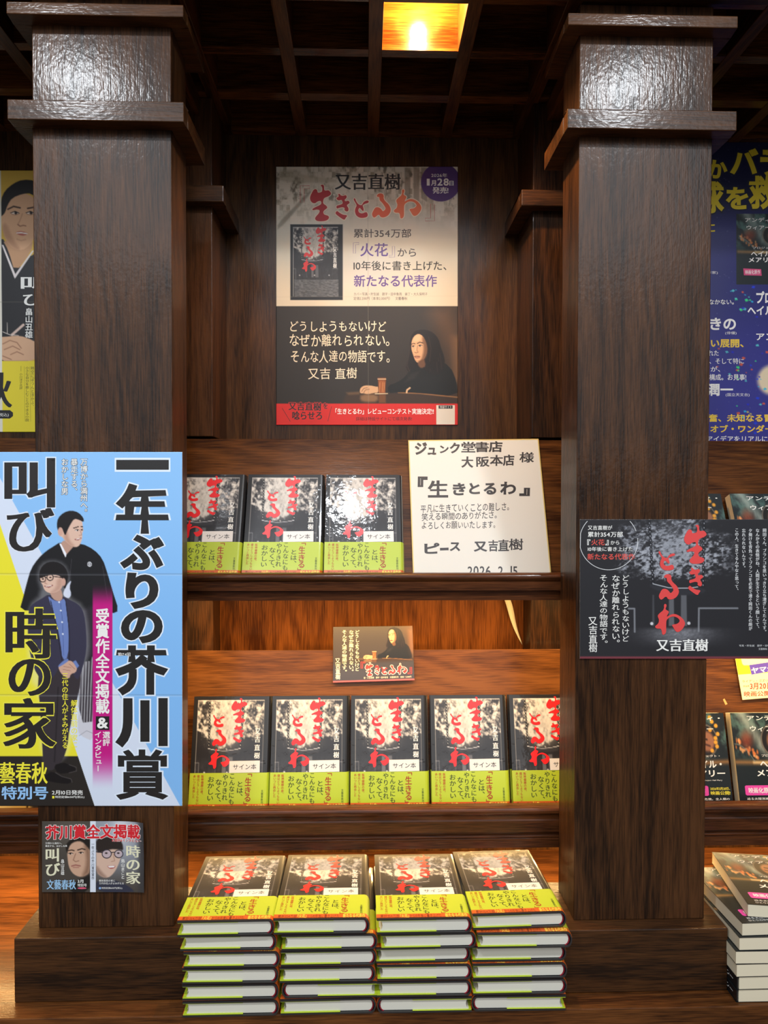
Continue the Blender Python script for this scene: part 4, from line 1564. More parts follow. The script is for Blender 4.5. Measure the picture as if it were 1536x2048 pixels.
flyer = p.build('flyer', P, PRINT_GLOSS, origin=atY(186, 1713, PY), thick=0)
tag(flyer, 'small landscape flyer with two faces and red headline, below the blue poster', 'flyer')
b = MB()
T(b, P, '芥川賞全文掲載', bx(e_, 135, 182, 1355, 372), (214, 34, 46), bold=.035, halo=(.035, (240, 228, 224)), skew=-.015)
T(b, P, '&選評&インタビュー', bx(e_, 985, 366, 1358, 405), (206, 40, 50), bold=.02, halo=(.05, (240, 228, 224)))
T(b, P, '万博から満州へ、', bx(e_, 132, 412, 345, 438), WHITE, bold=.01)
T(b, P, '暴走する、おかしな男', bx(e_, 132, 447, 410, 473), WHITE, bold=.01)
CRM = (232, 228, 196)
T(b, P, '叫び', bx(e_, 135, 490, 325, 842), CRM, vert=True, mincho=.026, bold=.006)
T(b, P, '畠山丑雄', bx(e_, 330, 630, 376, 832), WHITE, vert=True, bold=.014)
T(b, P, '文藝春秋', bx(e_, 150, 892, 525, 1018), (160, 204, 240), mincho=.02, bold=.006)
T(b, P, '3月', bx(e_, 545, 890, 620, 935), WHITE, bold=.02)
T(b, P, '特別号', bx(e_, 545, 942, 662, 982), WHITE, bold=.014)
poly(b, P, [e_(*q) for q in circ(602, 1000, 58, 11, 24)], (226, 90, 120))
T(b, P, '一年ぶりの芥川賞受賞作', bx(e_, 722, 436, 760, 892), (60, 62, 70), vert=True, mincho=.014)
T(b, P, '時の家', bx(e_, 1165, 446, 1355, 944), CRM, vert=True, mincho=.026, bold=.006)
T(b, P, '鳥山まこと', bx(e_, 1100, 626, 1150, 880), WHITE, vert=True, bold=.014)
T(b, P, '解体直前の家に', bx(e_, 820, 890, 1026, 918), WHITE, bold=.01)
T(b, P, '三代の住人がよみがえる', bx(e_, 820, 924, 1136, 952), WHITE, bold=.01)
poly(b, P, [e_(*q) for q in circ(832, 1000, 15, 15, 20)], (140, 176, 226))
T(b, P, '特別定価1650円(税込)', bx(e_, 852, 986, 1118, 1014), WHITE, bold=.01)
build_blocks(b, 'lettering', flyer)

# ---- the black landscape card on the right column
f_ = cropmap(1140, 1020, .2578)
g_ = cropmap(1290, 1040, .1172)
PY = YC-.0022
P = planeY(PY)
p = Pic(1159.8, 1038.8, 1556, 1317.6, 1.0, (44, 43, 46))
X, Y = p.X, p.Y
n1 = fbm(X/9, Y/6, 41, 4)
n2 = fbm(X/5, Y/3.2+X/12, 43, 4)
cx0, cy0 = 1345., 1105.
rad = np.sqrt(((X-cx0)/112)**2+((Y-cy0)/72)**2)
n3 = fbm(X/26, Y/20, 47, 3)
fol = sstep(.40, .70, n1*.62+n2*.62+.16*np.exp(-rad**2*1.6)-.14-sstep(1148, 1180, Y+n3*24-12)*.6)*sstep(1.25, .70, rad+n3*.7-.3)
p.mix((150, 152, 160), fol)
p.mix((182, 184, 192), fol*sstep(.55, .8, n2)*.7)
p.mix((140, 142, 150), np.exp(-((X-1345)/30)**2-((Y-1085)/48)**2)*.38)
for x0_, x1_, c0 in ((1338, 1347.5, 120), (1362, 1373, 116), (1305, 1308, 84)):
    p.poly([(x0_, 1190), (x1_, 1190), (x1_+1, 1252), (x0_-.5, 1252)], (c0, c0+1, c0+6), soft=3, op=.7)
gr = sstep(1252, 1262, Y)*np.exp(-((X-1360)/62)**2)*sstep(1300, 1268, Y)
p.mix((132, 132, 138), gr*(.5+n2*.7))
for pts in ([f_(455, 765), f_(500, 765), f_(502, 945)], [f_(1300, 762), f_(1000, 762), f_(998, 940)]):
    p.line(pts, 3.4, (138, 140, 146), soft=2.4, op=.85)
for q_ in (g_(115, 1768), g_(748, 1762)):
    p.ell(*q_, 3.2, 3.2, (206, 206, 210), soft=2)
for xt, yt, xb, yb, k0 in ((72, -20, 135, 1080, 16), (1010, -20, 990, 1110, 16)):
    for i in range(k0):
        t = i/(k0-1)
        q_ = g_(xt+(xb-xt)*t, yt+(yb-yt)*t)
        p.ell(q_[0], q_[1], 3.1, 4.2, (34, 34, 38), soft=1.4)
        p.ell(q_[0], q_[1]+.2, 1.0, 1.7, (150, 150, 156), soft=1)
p.poly([g_(*q) for q in ((60, 1110), (140, 1095), (400, 1165), (720, 1165), (900, 1150), (1050, 1190), (980, 1260), (560, 1290), (180, 1200))], (52, 52, 57), soft=5, op=.85)
p.line([g_(*q) for q in ((140, 1090), (260, 1120), (400, 1155), (560, 1163), (740, 1162), (900, 1142))], 1.5, (196, 198, 204), soft=1.4)
p.mix((118, 58, 66), sstep(1312.2, 1313.4, Y))
card = p.build('card', P, PRINT_GLOSS, origin=atY(1358, 1178, PY))
tag(card, 'black landscape card with a swing photo and red title on the right column', 'card')
b = MB()
brush(b, P, g_, (38, 32, 34), 1)
brush(b, P, lambda x, y: g_(x, y), (222, 70, 68), 3)
T(b, P, '又吉直樹', bx(f_, 668, 1002, 1073, 1096), WHITE, mincho=.028, bold=.006)
build_blocks(b, 'title_lettering', card)
b = MB()
T(b, P, '又吉直樹が', bx(f_, 138, 120, 328, 155), WHITE, bold=.01)
T(b, P, '累計354万部', bx(f_, 138, 168, 410, 210), WHITE, bold=.014)
T(b, P, '『', bx(f_, 133, 228, 158, 272), WHITE, bold=.014)
T(b, P, '火花', bx(f_, 165, 227, 268, 273), (226, 82, 70), bold=.014)
T(b, P, '』', bx(f_, 275, 232, 300, 274), WHITE, bold=.014)
T(b, P, 'から', bx(f_, 314, 238, 382, 268), WHITE, bold=.01)
T(b, P, '10年後に書き上げた', bx(f_, 138, 286, 486, 320), WHITE, bold=.008)
T(b, P, '新たなる代表作', bx(f_, 135, 338, 503, 386), (226, 82, 70), bold=.014)
a0, a1 = math.radians(-48), math.radians(228)
arcp = [f_(*q) for q in circ(300, 240, 226, 224, 60, a0, a1)]
arcp = [q for q in arcp if q[1] > 1039.5 and q[0] > 1160.5]
stroke(b, P, arcp[8:], 1.0, (226, 226, 226))
stroke(b, P, arcp[:6], 1.0, (226, 226, 226))
build_blocks(b, 'caption_lettering', card)
b = MB()
for s_, bo, sd in (('どうしようもないけど', (406, 505, 460, 1020), 3), ('なぜか離れられない。', (320, 505, 388, 1025), 5), ('そんな人達の物語です。', (228, 505, 292, 1030), 8), ('又吉直樹', (142, 830, 212, 1102), 2)):
    T(b, P, s_, bx(f_, *bo), WHITE, vert=True, jit=.10, bold=.006, seed=sd)
build_blocks(b, 'handwritten_lettering', card)
b = MB()
for s_, bo in (('岡田くん、ブランコを思いっきり立ち漕ぎしてたんです。', (1494, 145, 1524, 940)), ('なんかその表情がね、人間が生きてるという顔してて、', (1439, 145, 1470, 915)), ('夕焼けを背負ってブランコを必死で漕ぐ岡田くんの顔が', (1385, 145, 1414, 932)), ('忘れられないんです。', (1334, 145, 1362, 445)), ('この人、生きてるんやなと思って、', (1279, 145, 1308, 620))):
    T(b, P, s_, bx(f_, *bo), (220, 220, 220), vert=True, mincho=.02)
T(b, P, '写真・貯生誠　題字・田中象雨', bx(f_, 1312, 1044, 1590, 1060), (210, 210, 210))
T(b, P, '文藝春秋', bx(f_, 1462, 1070, 1530, 1086), (210, 210, 210))
build_blocks(b, 'quotation_lettering', card)

# ---- the small photo card on the lower shelf's backrest
sl = math.atan2(1.2683-1.2018, -.2717+.5325)      # lean of that backrest
CS, SN = math.cos(sl), math.sin(sl)


def slant(u, v, off):
    """point seen at photo pixel (u, v) on the lower backrest, off metres proud of it"""
    d = np.array([(u-CX)/FPX, (v-CY)/FPX, 1.0]) @ _M
    n_ = np.array([0, -CS, SN])
    q0 = np.array([0, 1.2018, -.5325])+n_*off
    t = (n_ @ q0)/(n_ @ d)
    return d*t+np.array([0, 0, ZC])


q = [slant(666.3, 1253.6, .004), slant(825, 1251.4, .004), slant(829, 1360.5, .006), slant(665.8, 1365.5, .006)]
nr = np.cross(q[1]-q[0], q[3]-q[0])
nr = nr/np.linalg.norm(nr)
if nr[1] > 0:
    nr = -nr
PQ = [(132, 110), (1415, 92), (1447, 985), (128, 1018)]
P = quad_surface(q, nr, PQ)
rect = [(0, 0), (1300, 0), (1300, 900), (0, 900)]
PR = quad_surface(q, nr, rect)
p = Pic(0, 0, 1300, 900, 8, (62, 54, 48))
X, Y = p.X, p.Y
paint_longhair(p, lambda x, y: (1.02*(x-1165)+955, 1.02*(y-420)+172), reflect=True)
p.mix((128, 84, 62), sstep(1180, 1300, X)*sstep(600, 300, Y)*.5)
p.mix((60, 58, 64), sstep(560, 640, Y+X*.02))
p.line([(0, 888), (1300, 888)], 26, (206, 92, 92), soft=8)
card = p.build('photo_card', PR, PRINT_GLOSS, origin=(q[0]+q[2])/2)
tag(card, 'small photo card of a long-haired man, propped above the middle book of the lower row', 'card')
b = MB()
HW = (246, 236, 200)
for s_, bo, sd in (('どうしようもないけど', (492, 165, 560, 825), 3), ('なぜか離れられない。', (385, 165, 468, 826), 5), ('そんな人達の物語です。', (275, 165, 356, 832), 8), ('又吉直樹', (165, 620, 250, 962), 2)):
    T(b, P, s_, bo, HW, vert=True, jit=.10, bold=.012, seed=sd)
build_blocks(b, 'handwritten_lettering', card)
b = MB()
for k, bo in (('a', (655, 690, 785, 912)), ('b', (805, 735, 890, 890)), ('c', (915, 765, 1012, 885)), ('d', (1030, 735, 1145, 885)), ('e', (1160, 705, 1330, 885))):
    brush_box(b, P, k, bo, (240, 214, 206), 1, grow=9)
    brush_box(b, P, k, bo, (222, 50, 50), 3)
bracket(b, P, (585, 680, 650, 785), 9, (222, 50, 50))
bracket(b, P, (1340, 770, 1402, 878), 9, (222, 50, 50), opening=False)
T(b, P, '著・又吉直樹　題字・田中象雨　文藝春秋刊　定価・2,200円', (630, 918, 1395, 950), (236, 220, 190), skew=-.02)
build_blocks(b, 'title_lettering', card)

# ---- the yellow poster in the left bay
PY = YW-.0022
P = planeY(PY)
j_ = cropmap(0, 320, .283)
p = Pic(-230, 341, 92, 864, 1.25, (212, 172, 70))
X, Y = p.X, p.Y


def Gj(pts):
    return [j_(*q) for q in pts]


p.mix((228, 208, 52), sstep(721, 722.5, Y))
p.poly(Gj([(-200, 700), (-30, 560), (40, 560), (130, 800), (240, 640), (330, 700), (330, 1420), (-200, 1420)]), (38, 37, 40), soft=2)
p.poly(Gj([(15, 560), (60, 640), (105, 800), (220, 650), (235, 560)]), (196, 150, 112), soft=2)
p.poly(Gj([(12, 600), (24, 600), (110, 810), (104, 840)]), (226, 216, 214), soft=1.2)
p.poly(Gj([(240, 640), (228, 640), (104, 812), (106, 838)]), (226, 216, 214), soft=1.2)
p.poly(Gj([(12, 470), (10, 380), (45, 290), (110, 240), (200, 235), (270, 300), (280, 420), (260, 520), (215, 600), (155, 640), (90, 628), (40, 570)]), (214, 166, 128), soft=2)
p.poly(Gj([(10, 470), (40, 560), (95, 630), (150, 640), (90, 560), (45, 440)]), (176, 130, 98), soft=9, op=.7)
p.poly(Gj([(4, 400), (6, 280), (35, 215), (95, 165), (160, 138), (250, 145), (300, 240), (280, 300), (225, 235), (160, 238), (85, 268), (52, 320), (36, 372), (18, 392)]), (30, 26, 25), soft=2)
p.line(Gj([(56, 348), (96, 328), (142, 338)]), 3.0, (64, 44, 34), soft=2)
p.line(Gj([(196, 342), (250, 332)]), 3.0, (64, 44, 34), soft=2)
for ex in (106, 214):
    p.ell(*j_(ex, 374), 8, 2.6, (224, 204, 188), soft=1.4)
    p.ell(*j_(ex+6, 374), 3.0, 2.9, (34, 24, 21), soft=1.2)
    p.line(Gj([(ex-30, 374), (ex, 362), (ex+30, 376)]), 1.7, (44, 30, 25), soft=1.2)
    p.line(Gj([(ex-24, 384), (ex+4, 388), (ex+26, 382)]), 1.0, (150, 106, 80), soft=1.2)
p.line(Gj([(158, 380), (140, 430), (128, 452)]), 1.8, (176, 128, 96), soft=2.4, op=.8)
p.line(Gj([(126, 456), (142, 468), (164, 462), (182, 466)]), 2.0, (140, 94, 68), soft=2)
p.poly(Gj([(106, 512), (140, 502), (168, 506), (204, 520), (170, 536), (136, 532)]), (178, 96, 82), soft=1.6)
p.line(Gj([(118, 516), (150, 514), (192, 521)]), 2.2, (240, 230, 218), soft=1.2)
p.line(Gj([(120, 560), (150, 570), (180, 562)]), 2.0, (178, 132, 100), soft=4, op=.7)
p.line(Gj([(85, 1235), (125, 1200), (165, 1165)]), 5.0, (214, 186, 172), soft=2)
p.line(Gj([(20, 1215), (70, 1235), (130, 1240)]), 1.4, (214, 200, 190))
p.line(Gj([(50, 1150), (52, 1230)]), 1.2, (190, 180, 170))
p.poly(Gj([(-60, 1250), (40, 1250), (110, 1240), (180, 1250), (300, 1310), (300, 1420), (-60, 1420)]), (212, 168, 134), soft=2)
for q_ in (((20, 1300), (70, 1275), (120, 1290), (150, 1330)), ((30, 1340), (90, 1315), (140, 1340)), ((75, 1375), (120, 1355), (165, 1375)), ((20, 1385), (80, 1410))):
    p.line(Gj(q_), 1.6, (150, 106, 80), soft=2)
p.mix((226, 220, 206), sstep(2.4+(Y-341)*.006, 1.4+(Y-341)*.006, X))
p.line([(-230, 604), (92, 604)], 1.2, (130, 120, 100), soft=2, op=.5)
poster = p.build('poster', P, PRINT, origin=atY(-70, 600, PY))
tag(poster, 'yellow poster with a man in a black kimono, beside the left column', 'poster')
b = MB()
T(b, P, '叫', (41.5, 551.5, 92, 583), WHITE, bold=.004, mincho=.024)
T(b, P, 'び', (46, 586, 88, 611), WHITE, bold=.004, mincho=.02)
T(b, P, '畠山丑雄', (50, 616, 65.5, 676), WHITE, vert=True, bold=.014)
T(b, P, '秋', (-46, 745, 24.5, 815), BLACK, mincho=.026)
poly(b, P, [j_(-120, 1768), j_(70, 1768), j_(92, 1785), j_(92, 1810), j_(70, 1827), j_(-120, 1827)], BLACK, 0)
T(b, P, '定価1650円(税込)', (-46, 826, 17.5, 834), WHITE, lift=2)
T(b, P, '時空にぽつんと浮かぶ、', (61.5, 733, 68.5, 812), (60, 54, 20), vert=True)
T(b, P, '小さな自分を慈しむことのできる小説', (51, 733, 58, 843), (60, 54, 20), vert=True)
T(b, P, '小川洋子氏評', (39, 746, 45, 779), (60, 54, 20), vert=True)
stroke(b, P, [(42, 732), (42, 743)], .6, (60, 54, 20))
for xx in (48.5, 59.8):
    stroke(b, P, [(xx, 733), (xx+1.5, 843)], .4, (110, 100, 30))
build_blocks(b, 'lettering', poster)

# ---- the blue poster in the right bay
P = planeY(PY)
h_ = cropmap(1400, 280, .1757)
i_ = cropmap(1400, 620, .2051)
p = Pic(1360, 284, 1700, 1000, 1.4, (40, 40, 104))
X, Y = p.X, p.Y
p.mix((22, 22, 56), sstep(470, 380, Y)*.9)
p.mix((58, 56, 140), sstep(560, 760, Y)*.8)
st = fbm(X/3.0, Y/3.0, 61, 2)
p.mix((120, 116, 150), sstep(.80, .95, st)*.6)
p.ell(1545, 760, 30, 30, (226, 204, 170), soft=12)
# picture of the paperback
def paint_paperback(p, X_, seed=71):
    """dark green space cover: streaks, sparks, a helmeted face; X_ maps cover fractions to picture units"""
    x0_, y0_ = X_(0, 0)
    x1_, y1_ = X_(1, 1)
    w_, h__ = x1_-x0_, y1_-y0_
    m_ = (p.X >= min(x0_, x1_)) & (p.X <= max(x0_, x1_)) & (p.Y >= min(y0_, y1_)) & (p.Y <= max(y0_, y1_))
    U = (p.X-x0_)/w_
    V = (p.Y-y0_)/h__
    keep = p.c.copy()
    n = fbm(U*5+V*4, V*9-U*6, seed, 4)
    p.c[:] = (26, 32, 34)
    p.mix((70, 98, 92), sstep(.45, .75, n)*sstep(.62, .30, V))
    sw = np.exp(-((U*.9-V*.75-.16)/.10)**2)*sstep(.56, .40, V)
    p.mix((150, 160, 150), sw*(.35+.6*fbm(U*20+V*6, V*6-U*5, seed+1, 3)))
    k = w_

    def G(pts):
        return [X_(*q_) for q_ in pts]
    rs = random.Random(seed)
    for i in range(26):
        a = rs.random()
        xx = .06+a*.34+rs.uniform(-.03, .03)
        yy = .33+a*.16+rs.uniform(-.05, .05)
        q_ = X_(xx, yy)
        p.ell(q_[0], q_[1], k*rs.uniform(.008, .022), k*rs.uniform(.010, .03), (216, 120, 60) if rs.random() < .6 else (230, 170, 110), soft=k*.02, op=.8)
    p.ell(*X_(.22, .30), k*.09, k*.09, (140, 58, 34), soft=k*.14, op=.7)
    p.ell(*X_(.66, .30), k*.19, k*.17, (30, 26, 24), soft=k*.05)
    p.ell(*X_(.68, .31), k*.12, k*.11, (146, 98, 70), soft=k*.05)
    p.line(G([(.60, .33), (.72, .36)]), k*.02, (70, 40, 30), soft=k*.02)
    p.line(G([(.62, .28), (.68, .29)]), k*.02, (40, 26, 22), soft=k*.02)
    p.ring(*X_(.66, .30), k*.19, k*.17, k*.018, (120, 110, 96), op=.7)
    for i in range(9):
        q_ = X_(.78+rs.uniform(-.04, .10), .05+i*.045)
        p.ell(q_[0], q_[1], k*.03, k*.022, (222, 156, 48), soft=k*.02)
    p.line([X_(.0, .535), X_(.5, .545), X_(1, .53)], k*.03, (206, 140, 70), soft=k*.08, op=.75)
    p.line([X_(.30, .54), X_(.60, .543)], k*.02, (250, 220, 160), soft=k*.05, op=.8)
    arc_ = [X_(.02+.30*t, .34+.19*t*t) for t in np.linspace(0, 1, 9)]
    p.line(arc_, k*.012, (120, 134, 132), soft=k*.015, op=.7)
    p.c = np.where(m_[..., None], p.c, keep)


bk = (1472, 428, 1583, 569)
paint_paperback(p, lambda u, v: (bk[0]+u*(bk[2]-bk[0])+v*9, bk[1]+v*(bk[3]-bk[1])))
rs = random.Random(12)
CONF = [(30, 60, 210), (40, 180, 220), (60, 220, 120), (30, 40, 190), (90, 200, 200), (210, 190, 90), (220, 90, 60)]
for i in range(85):
    xx = rs.gauss(1500, 24)
    yy = rs.choice([rs.uniform(570, 640), rs.uniform(690, 790), rs.uniform(795, 960)])
    if xx < 1440 and rs.random() < .7:
        continue
    a = rs.random()*PI
    r0 = rs.uniform(1.2, 3.2)
    p.poly([(xx+r0*math.cos(a+t)*1.4, yy+r0*math.sin(a+t)) for t in (0, 1.7, 3.0, 4.6)], rs.choice(CONF), soft=1.4, rnd=False, op=.9)
poster = p.build('poster', P, PRINT_GLOSS, origin=atY(1530, 640, PY))
tag(poster, 'deep blue poster with yellow and white lettering in the right bay', 'poster')
b = MB()
YG = (226, 196, 30)
HB = (.05, (14, 14, 40))
for ch, bo in (('か', (80, 225, 312, 442)), ('バ', (340, 95, 665, 392)), ('ラ', (685, 112, 950, 420)), ('球', (-60, 470, 275, 835)), ('を', (292, 535, 550, 790)), ('救', (552, 405, 880, 790))):
    T(b, P, ch, bx(h_, *bo), YG, bold=.04, halo=HB)
T(b, P, 'に', bx(h_, 60, 950, 172, 1050), YG, bold=.03)
build_blocks(b, 'headline_lettering', poster)
b = MB()
CW = (240, 232, 224)
for m_, s_, bo, c, bd in ((h_, 'アンディ・', (512, 884, 860, 935), CW, .01), (h_, 'ウィアー', (530, 972, 800, 1022), CW, .01), (h_, 'プロジェクト', (600, 1215, 880, 1240), CW, .0), (h_, 'ヘイル・', (580, 1265, 860, 1325), CW, .02), (h_, 'メアリー', (552, 1338, 860, 1392), CW, .02),
                          (h_, '(作家)', (60, 1492, 202, 1530), CW, .0), (h_, 'なかなかない。', (-30, 1815, 385, 1872), CW, .012), (h_, 'プロジェクト・', (640, 1722, 1300, 1862), CW, .03), (h_, 'ヘイル・', (540, 1888, 900, 1992), CW, .03),
                          (i_, 'きの', (100, 75, 350, 195), CW, .03), (i_, '(俳優)', (246, 210, 356, 242), CW, .0), (i_, 'い展開、', (105, 285, 426, 366), (238, 196, 60), .03), (i_, 'れた', (80, 395, 182, 446), CW, .01), (i_, '、そして特に', (90, 470, 428, 526), CW, .01),
                          (i_, 'が、', (104, 550, 196, 602), CW, .01), (i_, '構成。お見事!', (90, 625, 450, 686), CW, .01), (i_, '潤一', (70, 715, 322, 838), CW, .03), (i_, '(国立天文台)', (250, 810, 482, 846), CW, .0), (i_, '奮、未知なる冒険', (84, 1015, 800, 1092), (238, 196, 60), .03), (i_, 'オブ・ワンダー', (100, 1120, 712, 1196), (238, 196, 60), .03),
                          (i_, 'アイデアをリアルに落とし', (66, 1226, 860, 1290), CW, .01), (i_, '画をミニマムなキャラクター', (80, 1310, 880, 1362), CW, .01), (i_, 'るストーリーテリングで', (76, 1390, 800, 1442), CW, .01), (i_, 'SF文芸復興”だ', (40, 1470, 492, 1528), CW, .01), (i_, '小島秀夫', (-80, 1575, 462, 1702), CW, .03), (i_, '(ゲームクリエイター)', (480, 1662, 1000, 1702), CW, .0), (i_, 'アンディ', (548, 220, 900, 298), CW, .02)):
    T(b, P, s_, bx(m_, *bo), c, bold=bd)
poly(b, P, [h_(492, 1462), h_(695, 1470), h_(702, 1545), h_(500, 1540)], (206, 60, 110))
T(b, P, '映画化原作', bx(h_, 515, 1480, 684, 1528), WHITE, lift=1)
build_blocks(b, 'body_lettering', poster)

# ---- the signed board
tu = math.radians(TU)
q = []
for u_, v_ in ((816.5, 880.5), (1077, 877.5), (1102, 1142), (826, 1146)):
    d = np.array([(u_-CX)/FPX, (v_-CY)/FPX, 1.0]) @ _M
    n_ = np.array([0, -math.cos(tu), math.sin(tu)])
    q0 = np.array([0, 1.1972, -.1474])+n_*.0055
    t_ = (n_ @ q0)/(n_ @ d)
    q.append(d*t_+np.array([0, 0, ZC]))
q = np.array(q)
# the foot of the board stands on the shelf, behind the front moulding
ext = .0165
up0 = (q[0]-q[3])/np.linalg.norm(q[0]-q[3])
up1 = (q[1]-q[2])/np.linalg.norm(q[1]-q[2])
full = np.array([q[0], q[1], q[2]-up1*ext, q[3]-up0*ext])
nr = np.array([0, -math.cos(tu), math.sin(tu)])
P = quad_surface(q, nr, [(66, 80), (1118, 66), (1222, 1140), (106, 1152)])
b = MB()
back = full-nr*.0026
gold = full.copy()
cen = full.mean(0)
b.add(list(full)+list(back), [(0, 1, 2, 3), (7, 6, 5, 4)], mat((218, 215, 206), .6, .3))
b.add(list(full)+list(back), [(0, 1, 5, 4), (1, 2, 6, 5), (2, 3, 7, 6), (3, 0, 4, 7)], mat((206, 170, 80), .4))
rim = full+(cen-full)/np.linalg.norm(cen-full, axis=1)[:, None]*.0028
b.add(list(full+nr*.00008)+list(rim+nr*.00008), [(0, 1, 5, 4), (1, 2, 6, 5), (2, 3, 7, 6), (3, 0, 4, 7)], mat((214, 186, 104), .4))
board = b.build('message_board', origin=cen, normals=False)
tag(board, 'white square paper board with a gold edge and a handwritten message, on the upper shelf', 'board')
b = MB()
PEN = (44, 40, 42)
m0 = lambda x, y: (x, y)
LN = [('ジ', (118, 95, 218, 200), .03), ('ュ', (222, 140, 290, 200), .03), ('ン', (318, 122, 392, 186), .03), ('ク', (398, 98, 482, 188), .03), ('堂', (492, 92, 606, 180), .014), ('書', (598, 92, 716, 178), .012), ('店', (712, 86, 826, 178), .02),
      ('大', (492, 212, 590, 306), .03), ('阪', (612, 212, 722, 298), .014), ('本', (722, 200, 832, 290), .02), ('店', (828, 196, 922, 290), .02), ('様', (962, 176, 1082, 262), .012),
      ('『', (142, 376, 222, 462), .035), ('生', (222, 408, 388, 548), .022), ('き', (424, 428, 528, 530), .028), ('と', (556, 428, 644, 520), .03), ('る', (672, 428, 776, 524), .028), ('わ', (806, 418, 936, 524), .026), ('』', (962, 468, 1050, 536), .035),
      ('ピ', (196, 912, 318, 1000), .03), ('ー', (322, 950, 392, 974), .035), ('ス', (400, 908, 486, 980), .03), ('又', (594, 902, 704, 984), .03), ('吉', (712, 890, 792, 982), .014), ('直', (792, 886, 880, 980), .01), ('樹', (878, 880, 996, 972), .008)]
rr = random.Random(3)
for ch, bo, bd in LN:
    T(b, P, ch, bo, PEN, bold=bd+.012, jit=.08, seed=rr.randint(0, 99))
T(b, P, '平凡に生きていくことの難しさ。', (166, 594, 880, 664), PEN, bold=.008, jit=.10, skew=-.03, seed=4)
T(b, P, '笑える瞬間のありがたさ。', (174, 664, 780, 728), PEN, bold=.008, jit=.10, skew=-.03, seed=6)
T(b, P, 'よろしくお願いいたします。', (176, 738, 768, 800), PEN, bold=.008, jit=.10, skew=-.01, seed=9)
T(b, P, '2026. 2. 15', (545, 1098, 948, 1180), PEN, bold=.016, jit=.08, seed=7)
build_blocks(b, 'handwritten_lettering', board)
# ================================================================== RIGHT BAY PAPERBACKS, LEFT BAY MAGAZINES, ODDMENTS
QW, QH, QT = .106, .1525, .0185
CREAM = mat((226, 214, 186), .75, .25)


def q_surface(z, w=QW, h=QH):
    def P(u, v, k=0):
        u = np.asarray(u, float)
        v = np.asarray(v, float)
        return np.stack([u*w, (1-v)*h, np.zeros_like(u)+z+np.reshape(k, -1)*LIFT], -1)
    return P


def soft_book(name, w, h, t, cover_mat, page_mat):
    root = empty(name, (0, 0, 0))
    c = .0005
    b = MB()
    prof = [(0, 0), (w-.002, 0), (w, .002), (w, t-.002), (w-.002, t), (0, t), (0, t-c), (w-.003, t-c), (w-.0015, t-.003), (w-.0015, .003), (w-.003, c), (0, c)]
    b.prism(prof, 0, h, 'y', cover_mat)
    cover = b.build('cover', root)
    b = MB()
    b.box(.0004, w-.0032, .0004, h-.0004, c+.0001, t-c-.0001, page_mat)
    b.build('page_block', root)
    return root, cover


PB_BLACK = mat((22, 24, 27), .3, .5, .4)
pb0, cov = soft_book('paperback_book', QW, QH, QT, PB_BLACK, CREAM)
p = Pic(0, 0, 1, 1, 1/130, (26, 30, 32))
p.X, p.Y = p.X, p.Y*1.0
paint_paperback(p, lambda u, v: (u, v), 77)
p.build('cover_art', q_surface(QT+.00012), PRINT_GLOSS, parent=cov, thick=0)
b = MB()
P = q_surface(QT+.00022)
CW = (232, 230, 224)
T(b, P, 'アンディ・', (.27, .028, .93, .085), CW, bold=.012)
T(b, P, 'ウィアー', (.30, .145, .80, .205), CW, bold=.012)
T(b, P, 'プロジェクト・', (.44, .455, .86, .480), CW, bold=.01)
T(b, P, 'ヘイル・', (.40, .515, .88, .595), CW, bold=.03)
T(b, P, 'メアリー', (.33, .620, .92, .690), CW, bold=.03)
T(b, P, 'Project Hail Mary', (.56, .720, .86, .738), CW)
poly(b, P, [(.105, .795), (.125, .785), (.60, .785), (.62, .795), (.62, .88), (.60, .89), (.125, .89), (.105, .88)], (214, 66, 156))
T(b, P, '映画化原作', (.16, .808, .565, .868), WHITE, lift=2, bold=.014)
T(b, P, '2026年3月20日、', (.65, .800, .97, .832), (240, 224, 60), bold=.01)
T(b, P, '映画公開!', (.65, .842, .97, .882), (240, 224, 60), bold=.01)
T(b, P, '迫る太陽消滅の危機。全人類の', (.12, .912, .95, .938), CW, bold=.006)
T(b, P, 'ひとりの中学校の科学教師に託された', (.12, .950, .97, .976), CW, bold=.006)
build_blocks(b, 'title_lettering', cov)
# spine lettering (the spine is the plane x = QW)
b = MB()


def PS(u, v, k=0):
    u = np.asarray(u, float)
    v = np.asarray(v, float)
    return np.stack([np.zeros_like(u)+QW+.00012+np.reshape(k, -1)*LIFT, (1-v)*QH, u*QT], -1)


T(b, PS, 'ヘイル・メアリー', (.25, .40, .75, .93), CW, vert=True, bold=.014)
T(b, PS, 'アンディ・ウィアー', (.34, .08, .66, .36), CW, vert=True)
build_blocks(b, 'spine_lettering', cov)
_firstq = [True]


def place_paperback(loc, rot, label, group):
    if _firstq[0]:
        o = pb0
        _firstq[0] = False
    else:
        o = copy_tree(pb0)
    o.location = loc
    o.rotation_euler = rot
    return tag(o, label, 'book', group)


